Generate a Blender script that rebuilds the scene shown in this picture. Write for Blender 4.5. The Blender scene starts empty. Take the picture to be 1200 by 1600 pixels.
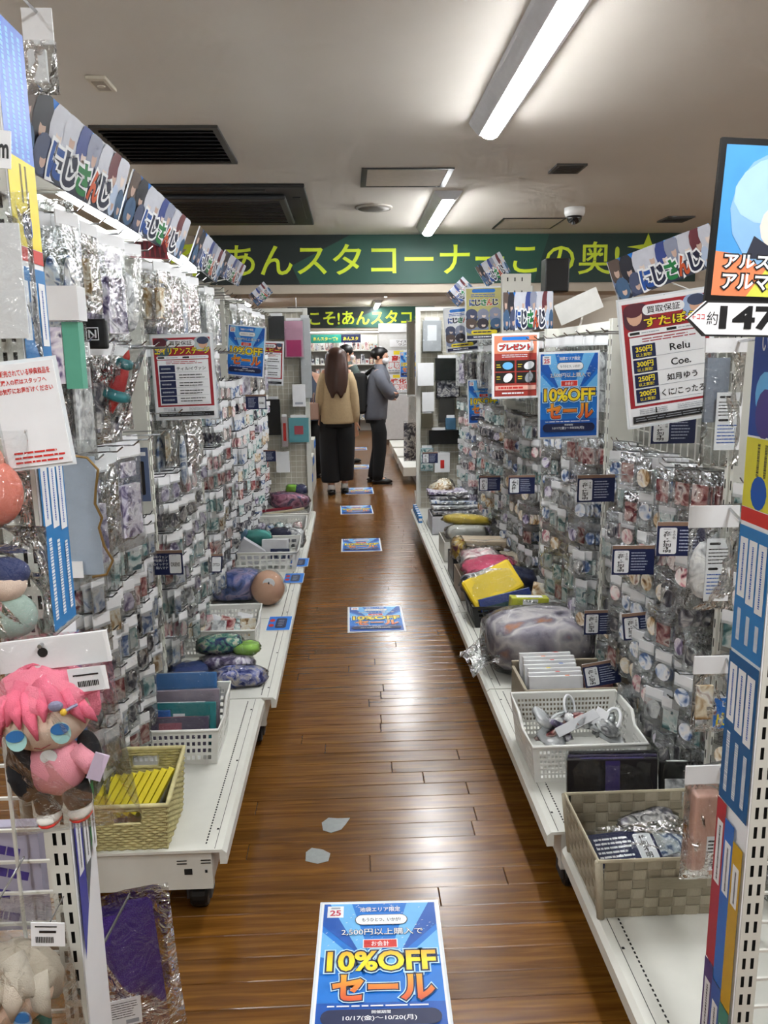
import bpy, math, random
from mathutils import Vector, Matrix, Euler

random.seed(11)
S = bpy.context.scene
COL = S.collection
PI = math.pi

# ------------------------------------------------------------------ camera
FPX, U0, V0, ROLL, EYE = 1223.2, -55.8, 236.7, 0.012, 1.4
_Y = Vector((U0, V0, -FPX)).normalized()
_a, _b = -math.sin(ROLL), math.cos(ROLL)
_Z = Vector((_a, _b, -(_a * _Y.x + _b * _Y.y) / _Y.z)).normalized()
_X = _Y.cross(_Z)
CAMR = Matrix((_X, _Y, _Z))                      # camera axes -> world
CAMP = Vector((0, 0, EYE))
cam = bpy.data.cameras.new('camera')
cam.sensor_fit = 'VERTICAL'
cam.sensor_height = 36
cam.lens = FPX / 1600 * 36
cam.clip_start = 0.05
camo = bpy.data.objects.new('camera', cam)
camo.matrix_world = Matrix.Translation(CAMP) @ CAMR.to_4x4()
COL.objects.link(camo)
S.camera = camo

# ------------------------------------------------------------------ world, exposure
w = bpy.data.worlds.new('world')
S.world = w
w.use_nodes = True
w.node_tree.nodes['Background'].inputs[0].default_value = (0.8, 0.85, 0.9, 1)
w.node_tree.nodes['Background'].inputs[1].default_value = 0.05
S.view_settings.view_transform = 'Standard'
S.view_settings.look = 'None'
S.view_settings.exposure = 2.0
S.view_settings.gamma = 1
S.view_settings.use_curve_mapping = False
S.cycles.transparent_max_bounces = 12
S.cycles.max_bounces = 5
S.cycles.diffuse_bounces = 3
S.cycles.glossy_bounces = 2
S.cycles.use_adaptive_sampling = True
S.cycles.adaptive_threshold = 0.08
S.cycles.adaptive_min_samples = 12
TUBE = 27.0        # ceiling luminaires
LEDP = 3.6         # tubes on top of the gondolas


def at(px, py, ax, val):
    """world point seen at a pixel, on the plane axis = val"""
    d = CAMR @ Vector((px - 600, 800 - py, -FPX))
    i = 'xyz'.index(ax)
    return CAMP + d * ((val - CAMP[i]) / d[i])


# ------------------------------------------------------------------ materials
def lin(h):
    h = h.lstrip('#')
    r = []
    for i in (0, 2, 4):
        c = int(h[i:i + 2], 16) / 255
        r.append(c / 12.92 if c <= 0.04045 else ((c + 0.055) / 1.055) ** 2.4)
    return (*r, 1)


MATS = {}


def mat(name, col=None, rough=.5, metal=0, var=.07, vs=25, bump=0, bs=150, coat=0, emit=0, spec=.5, stretch=None):
    if name in MATS:
        return MATS[name]
    m = bpy.data.materials.new(name)
    MATS[name] = m
    m.use_nodes = True
    nt = m.node_tree
    b = nt.nodes['Principled BSDF']
    c = lin(col)
    b.inputs['Roughness'].default_value = rough
    b.inputs['Metallic'].default_value = metal
    b.inputs['Specular IOR Level'].default_value = spec
    b.inputs['Coat Weight'].default_value = coat
    if emit:
        b.inputs['Base Color'].default_value = c
        b.inputs['Emission Color'].default_value = c
        b.inputs['Emission Strength'].default_value = emit
        return m
    tc = nt.nodes.new('ShaderNodeTexCoord')
    n = nt.nodes.new('ShaderNodeTexNoise')
    n.inputs['Scale'].default_value = vs
    n.inputs['Detail'].default_value = 3
    src = tc.outputs['Object']
    if stretch:
        mp = nt.nodes.new('ShaderNodeMapping')
        mp.inputs['Scale'].default_value = stretch
        nt.links.new(src, mp.inputs[0])
        src = mp.outputs[0]
    nt.links.new(src, n.inputs['Vector'])
    mx = nt.nodes.new('ShaderNodeMix')
    mx.data_type = 'RGBA'
    nt.links.new(n.outputs['Fac'], mx.inputs[0])
    mx.inputs[6].default_value = (*[max(0, x * (1 - var * 1.6)) for x in c[:3]], 1)
    mx.inputs[7].default_value = (*[min(1, x * (1 + var * 1.6)) for x in c[:3]], 1)
    nt.links.new(mx.outputs[2], b.inputs['Base Color'])
    if bump:
        n2 = nt.nodes.new('ShaderNodeTexNoise')
        n2.inputs['Scale'].default_value = bs
        nt.links.new(src, n2.inputs['Vector'])
        bp = nt.nodes.new('ShaderNodeBump')
        bp.inputs['Strength'].default_value = bump
        bp.inputs['Distance'].default_value = .01
        nt.links.new(n2.outputs['Fac'], bp.inputs['Height'])
        nt.links.new(bp.outputs[0], b.inputs['Normal'])
    return m


def art(name, cols, scale=30, rough=.35, dist=1.2):
    """printed generic picture: soft colour patches, no drawing"""
    if name in MATS:
        return MATS[name]
    m = bpy.data.materials.new(name)
    MATS[name] = m
    m.use_nodes = True
    nt = m.node_tree
    b = nt.nodes['Principled BSDF']
    b.inputs['Roughness'].default_value = rough
    g = nt.nodes.new('ShaderNodeNewGeometry')
    n = nt.nodes.new('ShaderNodeTexNoise')
    n.inputs['Scale'].default_value = scale
    n.inputs['Detail'].default_value = 2.5
    n.inputs['Distortion'].default_value = dist
    nt.links.new(g.outputs['Position'], n.inputs['Vector'])
    r = nt.nodes.new('ShaderNodeValToRGB')
    e = r.color_ramp.elements
    k = len(cols)
    for i, c in enumerate(cols):
        p = .27 + .46 * i / max(1, k - 1)
        if i < 2:
            e[i].position = p
            el = e[i]
        else:
            el = e.new(p)
        el.color = lin(c)
    nt.links.new(n.outputs['Fac'], r.inputs[0])
    nt.links.new(r.outputs[0], b.inputs['Base Color'])
    return m


def film(name, gloss=.02, edge=.4, bump=.35, bs=45, tint='#f6f8f8', rough=.06):
    """clear plastic: mostly see-through with crinkled highlights"""
    if name in MATS:
        return MATS[name]
    m = bpy.data.materials.new(name)
    MATS[name] = m
    m.use_nodes = True
    nt = m.node_tree
    nt.nodes.remove(nt.nodes['Principled BSDF'])
    out = nt.nodes['Material Output']
    tr = nt.nodes.new('ShaderNodeBsdfTransparent')
    tr.inputs[0].default_value = lin(tint)
    gl = nt.nodes.new('ShaderNodeBsdfGlossy')
    gl.inputs['Roughness'].default_value = rough
    fr = nt.nodes.new('ShaderNodeFresnel')
    fr.inputs[0].default_value = 1.45
    ma = nt.nodes.new('ShaderNodeMath')
    ma.operation = 'MULTIPLY_ADD'
    ma.inputs[1].default_value = edge
    ma.inputs[2].default_value = gloss
    ma.use_clamp = True
    nt.links.new(fr.outputs[0], ma.inputs[0])
    mx = nt.nodes.new('ShaderNodeMixShader')
    nt.links.new(ma.outputs[0], mx.inputs[0])
    nt.links.new(tr.outputs[0], mx.inputs[1])
    nt.links.new(gl.outputs[0], mx.inputs[2])
    nt.links.new(mx.outputs[0], out.inputs[0])
    g = nt.nodes.new('ShaderNodeNewGeometry')
    n = nt.nodes.new('ShaderNodeTexNoise')
    n.inputs['Scale'].default_value = bs
    n.inputs['Detail'].default_value = 3
    n.inputs['Distortion'].default_value = 1.5
    nt.links.new(g.outputs['Position'], n.inputs['Vector'])
    bp = nt.nodes.new('ShaderNodeBump')
    bp.inputs['Strength'].default_value = bump
    bp.inputs['Distance'].default_value = .03
    nt.links.new(n.outputs['Fac'], bp.inputs['Height'])
    nt.links.new(bp.outputs[0], gl.inputs['Normal'])
    return m


def gradient(name, y0, c0, y1, c1, cm=None):
    """printed ink that runs from one colour to another up the sheet (object Y)"""
    if name in MATS:
        return MATS[name]
    m = bpy.data.materials.new(name)
    MATS[name] = m
    m.use_nodes = True
    nt = m.node_tree
    b = nt.nodes['Principled BSDF']
    b.inputs['Roughness'].default_value = .4
    tc = nt.nodes.new('ShaderNodeTexCoord')
    sp = nt.nodes.new('ShaderNodeSeparateXYZ')
    nt.links.new(tc.outputs['Object'], sp.inputs[0])
    mr = nt.nodes.new('ShaderNodeMapRange')
    mr.inputs[1].default_value = y0
    mr.inputs[2].default_value = y1
    nt.links.new(sp.outputs[1], mr.inputs[0])
    r = nt.nodes.new('ShaderNodeValToRGB')
    r.color_ramp.elements[0].color = lin(c0)
    r.color_ramp.elements[1].color = lin(c1)
    if cm:
        r.color_ramp.elements.new(.5).color = lin(cm)
    nt.links.new(mr.outputs[0], r.inputs[0])
    nt.links.new(r.outputs[0], b.inputs['Base Color'])
    return m


def wood_mat():
    m = bpy.data.materials.new('brown_floor_wood')
    m.use_nodes = True
    nt = m.node_tree
    b = nt.nodes['Principled BSDF']
    g = nt.nodes.new('ShaderNodeNewGeometry')
    oi = nt.nodes.new('ShaderNodeObjectInfo')
    add = nt.nodes.new('ShaderNodeMath')
    nt.links.new(g.outputs['Random Per Island'], add.inputs[0])
    nt.links.new(oi.outputs['Random'], add.inputs[1])
    cb = nt.nodes.new('ShaderNodeCombineXYZ')
    ml = nt.nodes.new('ShaderNodeMath')
    ml.operation = 'MULTIPLY'
    ml.inputs[1].default_value = 17
    nt.links.new(add.outputs[0], ml.inputs[0])
    nt.links.new(ml.outputs[0], cb.inputs[2])
    va = nt.nodes.new('ShaderNodeVectorMath')
    nt.links.new(g.outputs['Position'], va.inputs[0])
    nt.links.new(cb.outputs[0], va.inputs[1])
    mp = nt.nodes.new('ShaderNodeMapping')
    mp.inputs['Scale'].default_value = (1.6, 26, 1)
    nt.links.new(va.outputs[0], mp.inputs[0])
    n = nt.nodes.new('ShaderNodeTexNoise')
    n.inputs['Scale'].default_value = 2.2
    n.inputs['Detail'].default_value = 6
    n.inputs['Distortion'].default_value = .6
    nt.links.new(mp.outputs[0], n.inputs['Vector'])
    r = nt.nodes.new('ShaderNodeValToRGB')
    e = r.color_ramp.elements
    e[0].position, e[0].color = .3, lin('#59360f')
    e[1].position, e[1].color = .72, lin('#855820')
    e.new(.5).color = lin('#6c4517')
    nt.links.new(n.outputs['Fac'], r.inputs[0])
    hsv = nt.nodes.new('ShaderNodeHueSaturation')
    fr = nt.nodes.new('ShaderNodeMath')
    fr.operation = 'FRACT'
    nt.links.new(ml.outputs[0], fr.inputs[0])
    mr = nt.nodes.new('ShaderNodeMapRange')
    mr.inputs[3].default_value = .82
    mr.inputs[4].default_value = 1.12
    nt.links.new(fr.outputs[0], mr.inputs[0])
    nt.links.new(mr.outputs[0], hsv.inputs['Value'])
    nt.links.new(r.outputs[0], hsv.inputs['Color'])
    nt.links.new(hsv.outputs[0], b.inputs['Base Color'])
    n2 = nt.nodes.new('ShaderNodeTexNoise')
    n2.inputs['Scale'].default_value = 9
    nt.links.new(g.outputs['Position'], n2.inputs['Vector'])
    m2 = nt.nodes.new('ShaderNodeMapRange')
    m2.inputs[3].default_value = .17
    m2.inputs[4].default_value = .30
    b.inputs['Specular IOR Level'].default_value = .6
    nt.links.new(n2.outputs['Fac'], m2.inputs[0])
    nt.links.new(m2.outputs[0], b.inputs['Roughness'])
    bp = nt.nodes.new('ShaderNodeBump')
    bp.inputs['Strength'].default_value = .05
    bp.inputs['Distance'].default_value = .004
    nt.links.new(n.outputs['Fac'], bp.inputs['Height'])
    nt.links.new(bp.outputs[0], b.inputs['Normal'])
    return m


WHITE = mat('white_paint', '#d9d8d0', .42, var=.03)
SHELFW = mat('white_steel', '#d6d6cd', .38, var=.03)
CARD = mat('white_card', '#e4e5e6', .55, var=.03)
PAPER = mat('white_paper', '#eceef0', .5, var=.02)
BLACK = mat('black_plastic', '#0b0b0c', .4)
DARK = mat('dark_slot', '#121210', .8)
CHROME = mat('chrome_wire', '#b9bbbd', .25, 1)
DCHROME = mat('dark_wire', '#4a4c4e', .3, .9)
WIREW = mat('white_wire', '#dcdbd3', .4)
NAVY = mat('navy_print', '#15204a', .45)
RED = mat('red_print', '#a3202b', .45)
BRED = mat('bright_red_print', '#d23028', .45)
YEL = mat('yellow_print', '#f2dc2a', .45)
INK = mat('black_ink', '#131315', .5)
GREYP = mat('grey_print', '#9fa4ad', .5)
BLUEP = mat('blue_print', '#1477d4', .42)
BLUEL = mat('light_blue_print', '#6db9ee', .42)
BLUED = mat('deep_blue_print', '#0e57b4', .42)
GREENP = mat('green_print', '#1f7d43', .45)
ORANGEP = mat('orange_print', '#e0702a', .45)
SKIN = mat('skin', '#d8ab90', .55, var=.04)
FILM = film('clear_film')
FILM2 = film('clear_film_crinkled', .06, .8, .9, 28)
FILMH = film('clear_film_header', .22, .8, .9, 60, rough=.12)
FILMS = film('clear_film_small', .10, .6, .8, 70)

ARTS = [
    art('art_blue', ['#20294d', '#5874a4', '#d5dce6', '#ebe9e6', '#4a5f8a'], 24),
    art('art_pink', ['#5a3038', '#c4808c', '#ecd6d2', '#f0eae6', '#8d5058'], 24),
    art('art_dark', ['#101016', '#2c2b3a', '#77757e', '#dad6d2', '#23202a'], 24),
    art('art_teal', ['#24464c', '#5f9294', '#cfdedb', '#eceeea', '#3f6670'], 24),
    art('art_warm', ['#5b3b24', '#b08a58', '#e6d8bd', '#f0ece4', '#8a5a3a'], 26),
    art('art_violet', ['#2f2842', '#6f6288', '#cdc5d6', '#ebe8ec', '#534a6c'], 24),
    art('art_grey', ['#5a5a5c', '#a2a2a4', '#dcdcdc', '#efefec', '#7b7a7c'], 24),
    art('art_red', ['#3d1418', '#90343c', '#d2a29a', '#efe2dc', '#6e2228'], 26),
]


# ------------------------------------------------------------------ objects
def T(o, label=None, cat=None, group=None, kind=None):
    if label:
        o['label'] = label
    if cat:
        o['category'] = cat
    if group:
        o['group'] = group
    if kind:
        o['kind'] = kind
    return o


def empty(name, loc=(0, 0, 0), label=None, cat=None, group=None, rot=None, M=None):
    o = bpy.data.objects.new(name, None)
    COL.objects.link(o)
    o.empty_display_size = .05
    if M is not None:
        o.matrix_world = M
    else:
        o.location = loc
        if rot:
            o.rotation_euler = rot
    return T(o, label, cat, group)


def link(name, me, parent=None, loc=None, rot=None, M=None):
    o = bpy.data.objects.new(name, me)
    COL.objects.link(o)
    o.parent = parent
    if M is not None:
        o.matrix_world = M
    else:
        if loc is not None:
            o.location = loc
        if rot is not None:
            o.rotation_euler = rot
    return o


_TXT = {}
_fc = bpy.data.curves.new('font_source', 'FONT')
_fo = bpy.data.objects.new('font_source', _fc)


def glyphs(body, bold):
    k = (body, bold)
    if k not in _TXT:
        _fc.body = body
        _fc.offset = bold
        _fc.resolution_u = 3
        _fc.space_line = .95
        me = bpy.data.meshes.new_from_object(_fo)
        _TXT[k] = ([tuple(v.co) for v in me.vertices], [tuple(p.vertices) for p in me.polygons])
        bpy.data.meshes.remove(me)
    return _TXT[k]


class MB:
    def __init__(s):
        s.v, s.f, s.m = [], [], []

    def add(s, vs, fs, m=0, M=None):
        b = len(s.v)
        s.v += [tuple(M @ Vector(v)) for v in vs] if M is not None else [tuple(v) for v in vs]
        for f in fs:
            s.f.append(tuple(b + i for i in f))
            s.m.append(m)
        return s

    def box(s, c, d, m=0, M=None, R=None):
        x, y, z = d[0] / 2, d[1] / 2, d[2] / 2
        vs = [Vector((i, j, k)) for i in (-x, x) for j in (-y, y) for k in (-z, z)]
        if R is not None:
            vs = [R @ v for v in vs]
        vs = [v + Vector(c) for v in vs]
        return s.add(vs, [(0, 1, 3, 2), (4, 6, 7, 5), (0, 4, 5, 1), (2, 3, 7, 6), (0, 2, 6, 4), (1, 5, 7, 3)], m, M)

    def b2(s, x0, x1, y0, y1, z0, z1, m=0, M=None):
        return s.box(((x0 + x1) / 2, (y0 + y1) / 2, (z0 + z1) / 2), (x1 - x0, y1 - y0, z1 - z0), m, M)

    def quad(s, a, b, c, d, m=0):
        return s.add([a, b, c, d], [(0, 1, 2, 3)], m)

    def tube(s, pts, r, n=6, m=0, M=None, cap=True, closed=False):
        pts = [Vector(p) for p in pts]
        k = len(pts)
        rs = r if isinstance(r, (list, tuple)) else [r] * k
        vs, fs = [], []
        ref = None
        for i, p in enumerate(pts):
            if closed:
                t = pts[(i + 1) % k] - pts[i - 1]
            else:
                t = pts[min(i + 1, k - 1)] - pts[max(i - 1, 0)]
            t.normalize()
            if ref is None:
                ref = Vector((0, 0, 1)) if abs(t.z) < .9 else Vector((1, 0, 0))
            u = t.cross(ref)
            u.normalize()
            v = u.cross(t)
            ref = v
            for j in range(n):
                a = 2 * PI * j / n
                vs.append(p + (u * math.cos(a) + v * math.sin(a)) * rs[i])
        for i in range(k if closed else k - 1):
            i2 = (i + 1) % k
            for j in range(n):
                fs.append((i * n + j, i * n + (j + 1) % n, i2 * n + (j + 1) % n, i2 * n + j))
        if cap and not closed:
            fs.append(tuple(range(n - 1, -1, -1)))
            fs.append(tuple((k - 1) * n + j for j in range(n)))
        return s.add(vs, fs, m, M)

    def lathe(s, prof, n=16, m=0, M=None, c=(0, 0, 0)):
        vs, fs = [], []
        for r, z in prof:
            for j in range(n):
                a = 2 * PI * j / n
                vs.append((c[0] + r * math.cos(a), c[1] + r * math.sin(a), c[2] + z))
        for i in range(len(prof) - 1):
            for j in range(n):
                fs.append((i * n + j, i * n + (j + 1) % n, (i + 1) * n + (j + 1) % n, (i + 1) * n + j))
        fs.append(tuple(range(n - 1, -1, -1)))
        fs.append(tuple((len(prof) - 1) * n + j for j in range(n)))
        return s.add(vs, fs, m, M)

    def ell(s, c, r, n=14, k=9, m=0, M=None, warp=None):
        vs, fs = [], []
        for i in range(k + 1):
            th = PI * i / k
            for j in range(n):
                a = 2 * PI * j / n
                p = Vector((math.sin(th) * math.cos(a), math.sin(th) * math.sin(a), -math.cos(th)))
                q = 1 if warp is None else warp(p)
                vs.append((c[0] + r[0] * p.x * q, c[1] + r[1] * p.y * q, c[2] + r[2] * p.z * q))
        for i in range(k):
            for j in range(n):
                fs.append((i * n + j, i * n + (j + 1) % n, (i + 1) * n + (j + 1) % n, (i + 1) * n + j))
        return s.add(vs, fs, m, M)

    def slab(s, poly, z0, z1, m=0, M=None):
        """extruded polygon, poly counter-clockwise in XY"""
        n = len(poly)
        vs = [(p[0], p[1], z0) for p in poly] + [(p[0], p[1], z1) for p in poly]
        fs = [tuple(range(n - 1, -1, -1)), tuple(range(n, 2 * n))]
        fs += [(i, (i + 1) % n, n + (i + 1) % n, n + i) for i in range(n)]
        return s.add(vs, fs, m, M)

    def surf(s, fn, nu, nv, m=0, M=None, wrap=False):
        """grid surface from fn(u, v), u and v in 0..1"""
        vs = [fn(i / nu, j / nv) for j in range(nv + 1) for i in range(nu + (0 if wrap else 1))]
        q = nu if wrap else nu + 1
        fs = []
        for j in range(nv):
            for i in range(nu):
                i2 = (i + 1) % q
                fs.append((j * q + i, j * q + i2, (j + 1) * q + i2, (j + 1) * q + i))
        return s.add(vs, fs, m, M)

    def holes(s, a, b, c, d, nx, ny, mx=.06, my=.12, fill=.55, m=0, skip=None, fy=None):
        """panel a-b-c-d (lower left, lower right, upper right, upper left) with a grid of square holes"""
        a, b, c, d = map(Vector, (a, b, c, d))

        def P(u, v):
            return (a * (1 - u) + b * u) * (1 - v) + (d * (1 - u) + c * u) * v
        us, hu = [0], []
        for i in range(nx):
            x = mx + (1 - 2 * mx) * i / nx
            g = (1 - 2 * mx) / nx * (1 - fill) / 2
            us += [x + g, x + (1 - 2 * mx) / nx - g]
        us.append(1)
        vsx = [0]
        for i in range(ny):
            x = my + (1 - 2 * my) * i / ny
            g = (1 - 2 * my) / ny * (1 - (fy or fill)) / 2
            vsx += [x + g, x + (1 - 2 * my) / ny - g]
        vsx.append(1)
        q = len(us)
        pts = [P(u, v) for v in vsx for u in us]
        fs = []
        for j in range(len(vsx) - 1):
            for i in range(q - 1):
                if i % 2 == 1 and j % 2 == 1 and not (skip and skip(i // 2, j // 2)):
                    continue
                fs.append((j * q + i, j * q + i + 1, (j + 1) * q + i + 1, (j + 1) * q + i))
        return s.add(pts, fs, m)

    def mesh(s, name, mats, smooth=False):
        me = bpy.data.meshes.new(name)
        me.from_pydata(s.v, [], s.f)
        if not isinstance(mats, (list, tuple)):
            mats = [mats]
        for x in mats:
            me.materials.append(x)
        if len(mats) > 1:
            me.polygons.foreach_set('material_index', s.m)
        if smooth:
            me.polygons.foreach_set('use_smooth', [True] * len(s.f))
        me.update()
        return me

    def build(s, name, mats, parent=None, loc=None, rot=None, M=None, smooth=False, label=None, cat=None, group=None, kind=None):
        o = link(name, s.mesh(name, mats, smooth), parent, loc, rot, M)
        return T(o, label, cat, group, kind)


def solid(o, t, off=0):
    m = o.modifiers.new('thickness', 'SOLIDIFY')
    m.thickness = t
    m.offset = off
    return o


def bevel(o, wd=.003, seg=2):
    m = o.modifiers.new('edge', 'BEVEL')
    m.width = wd
    m.segments = seg
    m.limit_method = 'ANGLE'
    return o


def subsurf(o, n=1):
    m = o.modifiers.new('smooth', 'SUBSURF')
    m.levels = n
    m.render_levels = n
    return o


class Print(MB):
    """flat printed design on a sheet of w x h metres; fractions run from the top left corner"""
    DZ = .00012

    def __init__(s, w, h, thick=.001):
        super().__init__()
        s.w, s.h, s.z, s.th = w, h, thick / 2 + .0003, thick
        s.mats = []

    def mi(s, m):
        if m not in s.mats:
            s.mats.append(m)
        return s.mats.index(m)

    def up(s):
        s.z += s.DZ
        return s.z

    def X(s, x):
        return (x - .5) * s.w

    def Y(s, y):
        return (.5 - y) * s.h

    def poly(s, pts, m):
        z = s.up()
        pts = [(min(1, max(0, x)), min(1, max(0, y))) for x, y in pts]
        s.add([(s.X(x), s.Y(y), z) for x, y in pts], [tuple(range(len(pts)))], s.mi(m))
        return s

    def rect(s, x0, y0, x1, y1, m):
        return s.poly([(x0, y1), (x1, y1), (x1, y0), (x0, y0)], m)

    def rr(s, x0, y0, x1, y1, m, r=.5):
        """rounded rectangle, radius as a share of the height"""
        hh = (y1 - y0) * s.h
        rad = min(hh, (x1 - x0) * s.w) * min(r, .5)
        rx, ry = rad / s.w, rad / s.h
        pts = []
        for cx, cy, a0 in ((x1 - rx, y1 - ry, -90), (x1 - rx, y0 + ry, 0), (x0 + rx, y0 + ry, 90), (x0 + rx, y1 - ry, 180)):
            for k in range(5):
                a = math.radians(a0 + 22.5 * k)
                pts.append((cx + rx * math.cos(a), cy - ry * math.sin(a)))
        return s.poly(pts, m)

    def oval(s, cx, cy, rx, ry, m, n=14, rot=0):
        pts = []
        for k in range(n):
            a = 2 * PI * k / n
            u, v = rx * math.cos(a) * s.w, ry * math.sin(a) * s.h
            pts.append((cx + (u * math.cos(rot) - v * math.sin(rot)) / s.w, cy - (u * math.sin(rot) + v * math.cos(rot)) / s.h))
        return s.poly(pts, m)

    def text(s, body, x0, y0, x1, y1, m, bold=.012, vert=False, outline=None):
        """fill the box with the lettering; outline = [(extra offset, material), ...] drawn first"""
        if vert:
            body = '\n'.join(body)
        base, _ = glyphs(body, 0)
        if not base:
            return s
        ax, bx = min(v[0] for v in base), max(v[0] for v in base)
        ay, by = min(v[1] for v in base), max(v[1] for v in base)
        sx = (x1 - x0) * s.w / max(1e-6, bx - ax)
        sy = (y1 - y0) * s.h / max(1e-6, by - ay)
        for b, mm in list(outline or []) + [(bold, m)]:
            vs, fs = glyphs(body, b)
            z = s.up()
            s.add([(s.X(x0) + (v[0] - ax) * sx, s.Y(y1) + (v[1] - ay) * sy, z) for v in vs], fs, s.mi(mm))
        return s

    def lines(s, x0, y0, x1, y1, n, m, seed=1, fill=.35):
        """print too small to read: thin broken bars"""
        r = random.Random(seed)
        z = s.up()
        p = (y1 - y0) / n
        k = s.mi(m)
        for i in range(n):
            ya, yb = y0 + p * (i + .5 - fill / 2), y0 + p * (i + .5 + fill / 2)
            x = x0
            xe = x1 - (x1 - x0) * r.random() * .25
            while x < xe:
                wd = (x1 - x0) * r.uniform(.05, .22)
                e = min(xe, x + wd)
                s.add([(s.X(x), s.Y(yb), z), (s.X(e), s.Y(yb), z), (s.X(e), s.Y(ya), z), (s.X(x), s.Y(ya), z)], [(0, 1, 2, 3)], k)
                x = e + (x1 - x0) * .02
        return s

    def vlines(s, x0, y0, x1, y1, n, m, seed=1, fill=.3):
        r = random.Random(seed)
        z = s.up()
        p = (x1 - x0) / n
        k = s.mi(m)
        for i in range(n):
            xa, xb = x0 + p * (i + .5 - fill / 2), x0 + p * (i + .5 + fill / 2)
            y = y0
            while y < y1:
                wd = (y1 - y0) * r.uniform(.015, .04)
                e = min(y1, y + wd)
                s.add([(s.X(xa), s.Y(e), z), (s.X(xb), s.Y(e), z), (s.X(xb), s.Y(y), z), (s.X(xa), s.Y(y), z)], [(0, 1, 2, 3)], k)
                y = e + (y1 - y0) * .012
        return s

    def sheet(s, name, M, base=None, thick=.001, label=None, cat=None, group=None, lam=0, printname='printed_face', parent=None):
        b = MB()
        b.box((0, 0, 0), (s.w, s.h, thick))
        o = b.build(name, base or PAPER, M=M, label=label, cat=cat, group=group)
        if parent is not None:
            o.parent = parent
            o.matrix_parent_inverse = Matrix()
            o.matrix_local = parent.matrix_basis.inverted() @ M
        me = MB.mesh(s, printname, s.mats)
        c = link(printname, me, o, (0, 0, max(0, thick - s.th) / 2))
        if lam:
            l = MB()
            l.b2(-s.w / 2 - lam, s.w / 2 + lam, -s.h / 2 - lam, s.h / 2 + lam, -thick / 2 - .0006, -thick / 2 - .0001)
            l.build('laminate_border', LAM, o)
        return o


LAM = mat('laminate', '#dfe5e8', .15, var=.02)


def frame(TL, TR, BL):
    """matrix, width, height of a sheet from three of its corners"""
    ex = (TR - TL)
    wd = ex.length
    ex.normalize()
    ey = (TL - BL)
    ey = ey - ex * ey.dot(ex)
    hd = ey.length
    ey.normalize()
    ez = ex.cross(ey)
    c = TL + ex * wd / 2 - ey * hd / 2
    M = Matrix((ex, ey, ez)).transposed().to_4x4()
    M.translation = c
    return M, wd, hd


def fit(M, wd, hd, w0, h0):
    """scale matrix so that a design of w0 x h0 fills wd x hd"""
    return M @ Matrix.Diagonal((wd / w0, hd / h0, 1, 1))


def rotz(a):
    return Matrix.Rotation(a, 4, 'Z')


def tr(*p):
    return Matrix.Translation(Vector(p))


# ================================================================== the room
CEIL = 2.35
WOOD = wood_mat()
CEILM = mat('beige_ceiling', '#d4cec5', .8, var=.03, vs=3, bump=.05, bs=300)
WALLM = mat('beige_wall', '#c4bcae', .7, var=.03, vs=3)
X0, X1, Y0, Y1 = -3.4, 4.2, -2.2, 16.6


def structure(name, x0, x1, y0, y1, z0, z1, m):
    return MB().b2(x0, x1, y0, y1, z0, z1).build(name, m, kind='structure')


GAPM = mat('floor_gap', '#2a190c', .7)
floor = structure('floor', X0, X1, Y0, Y1, -.12, -.006, GAPM)
structure('ceiling', X0, X1, Y0, Y1, CEIL, CEIL + .1, CEILM)
structure('wall_left', X0 - .1, X0, Y0, Y1, -.1, CEIL + .1, WALLM)
structure('wall_right', X1, X1 + .1, Y0, Y1, -.1, CEIL + .1, WALLM)
structure('wall_front', X0, X1, Y0 - .1, Y0, -.1, CEIL + .1, WALLM)
structure('wall_back', X0, X1, Y1, Y1 + .1, -.1, CEIL + .1, WALLM)
structure('trim_1', X0, X1, 6.32, 6.72, 1.915, CEIL, mat('beam_paint', '#b3a898', .7, var=.03))
structure('trim_2', X0, X1, 14.3, 14.6, 1.93, CEIL, MATS['beam_paint'])

# planks run across the aisle; the near ones are parts, the rest one mesh
PW, PL = .0755, .91


def plank(mb, x0, x1, y0, y1):
    g, c, zb = .0006, .0017, -.0055
    x0 += g; x1 -= g; y0 += g; y1 -= g
    vs = [(x0, y0, zb), (x1, y0, zb), (x1, y1, zb), (x0, y1, zb), (x0, y0, -c), (x1, y0, -c), (x1, y1, -c), (x0, y1, -c),
          (x0 + c, y0 + c, 0), (x1 - c, y0 + c, 0), (x1 - c, y1 - c, 0), (x0 + c, y1 - c, 0)]
    fs = [(0, 1, 5, 4), (1, 2, 6, 5), (2, 3, 7, 6), (3, 0, 4, 7), (4, 5, 9, 8), (5, 6, 10, 9), (6, 7, 11, 10), (7, 4, 8, 11), (8, 9, 10, 11)]
    mb.add(vs, fs)


_pm = MB()
plank(_pm, -PL / 2, PL / 2, -PW / 2, PW / 2)
plank_me = _pm.mesh('plank', WOOD)
far_planks = MB()
rp = random.Random(5)
y = Y0
while y < Y1:
    off = rp.choice([0, .3, .6, .15, .45, .75]) + rp.uniform(-.05, .05)
    x = X0 - PL + off
    while x < X1:
        xc, yc = x + PL / 2, y + PW / 2
        near = 1.2 < yc < 6.6 and x < .62 and x + PL > -.42
        if near:
            o = link('plank', plank_me, floor, (xc, yc, rp.uniform(-.0004, 0)))
        elif not (yc < .9):
            plank(far_planks, max(x, X0), min(x + PL, X1), y, min(y + PW, Y1))
        x += PL
    y += PW
far_planks.b2(X0, X1, Y0, .9, -.0055, 0)
far_planks.build('planks', WOOD, floor, kind='stuff')

# ------------------------------------------------------------------ ceiling fixtures
LAMPM = mat('tube_light', '#fbfdff', emit=TUBE)
LAMPB = mat('luminaire_body', '#c8c9cd', .35)


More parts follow.
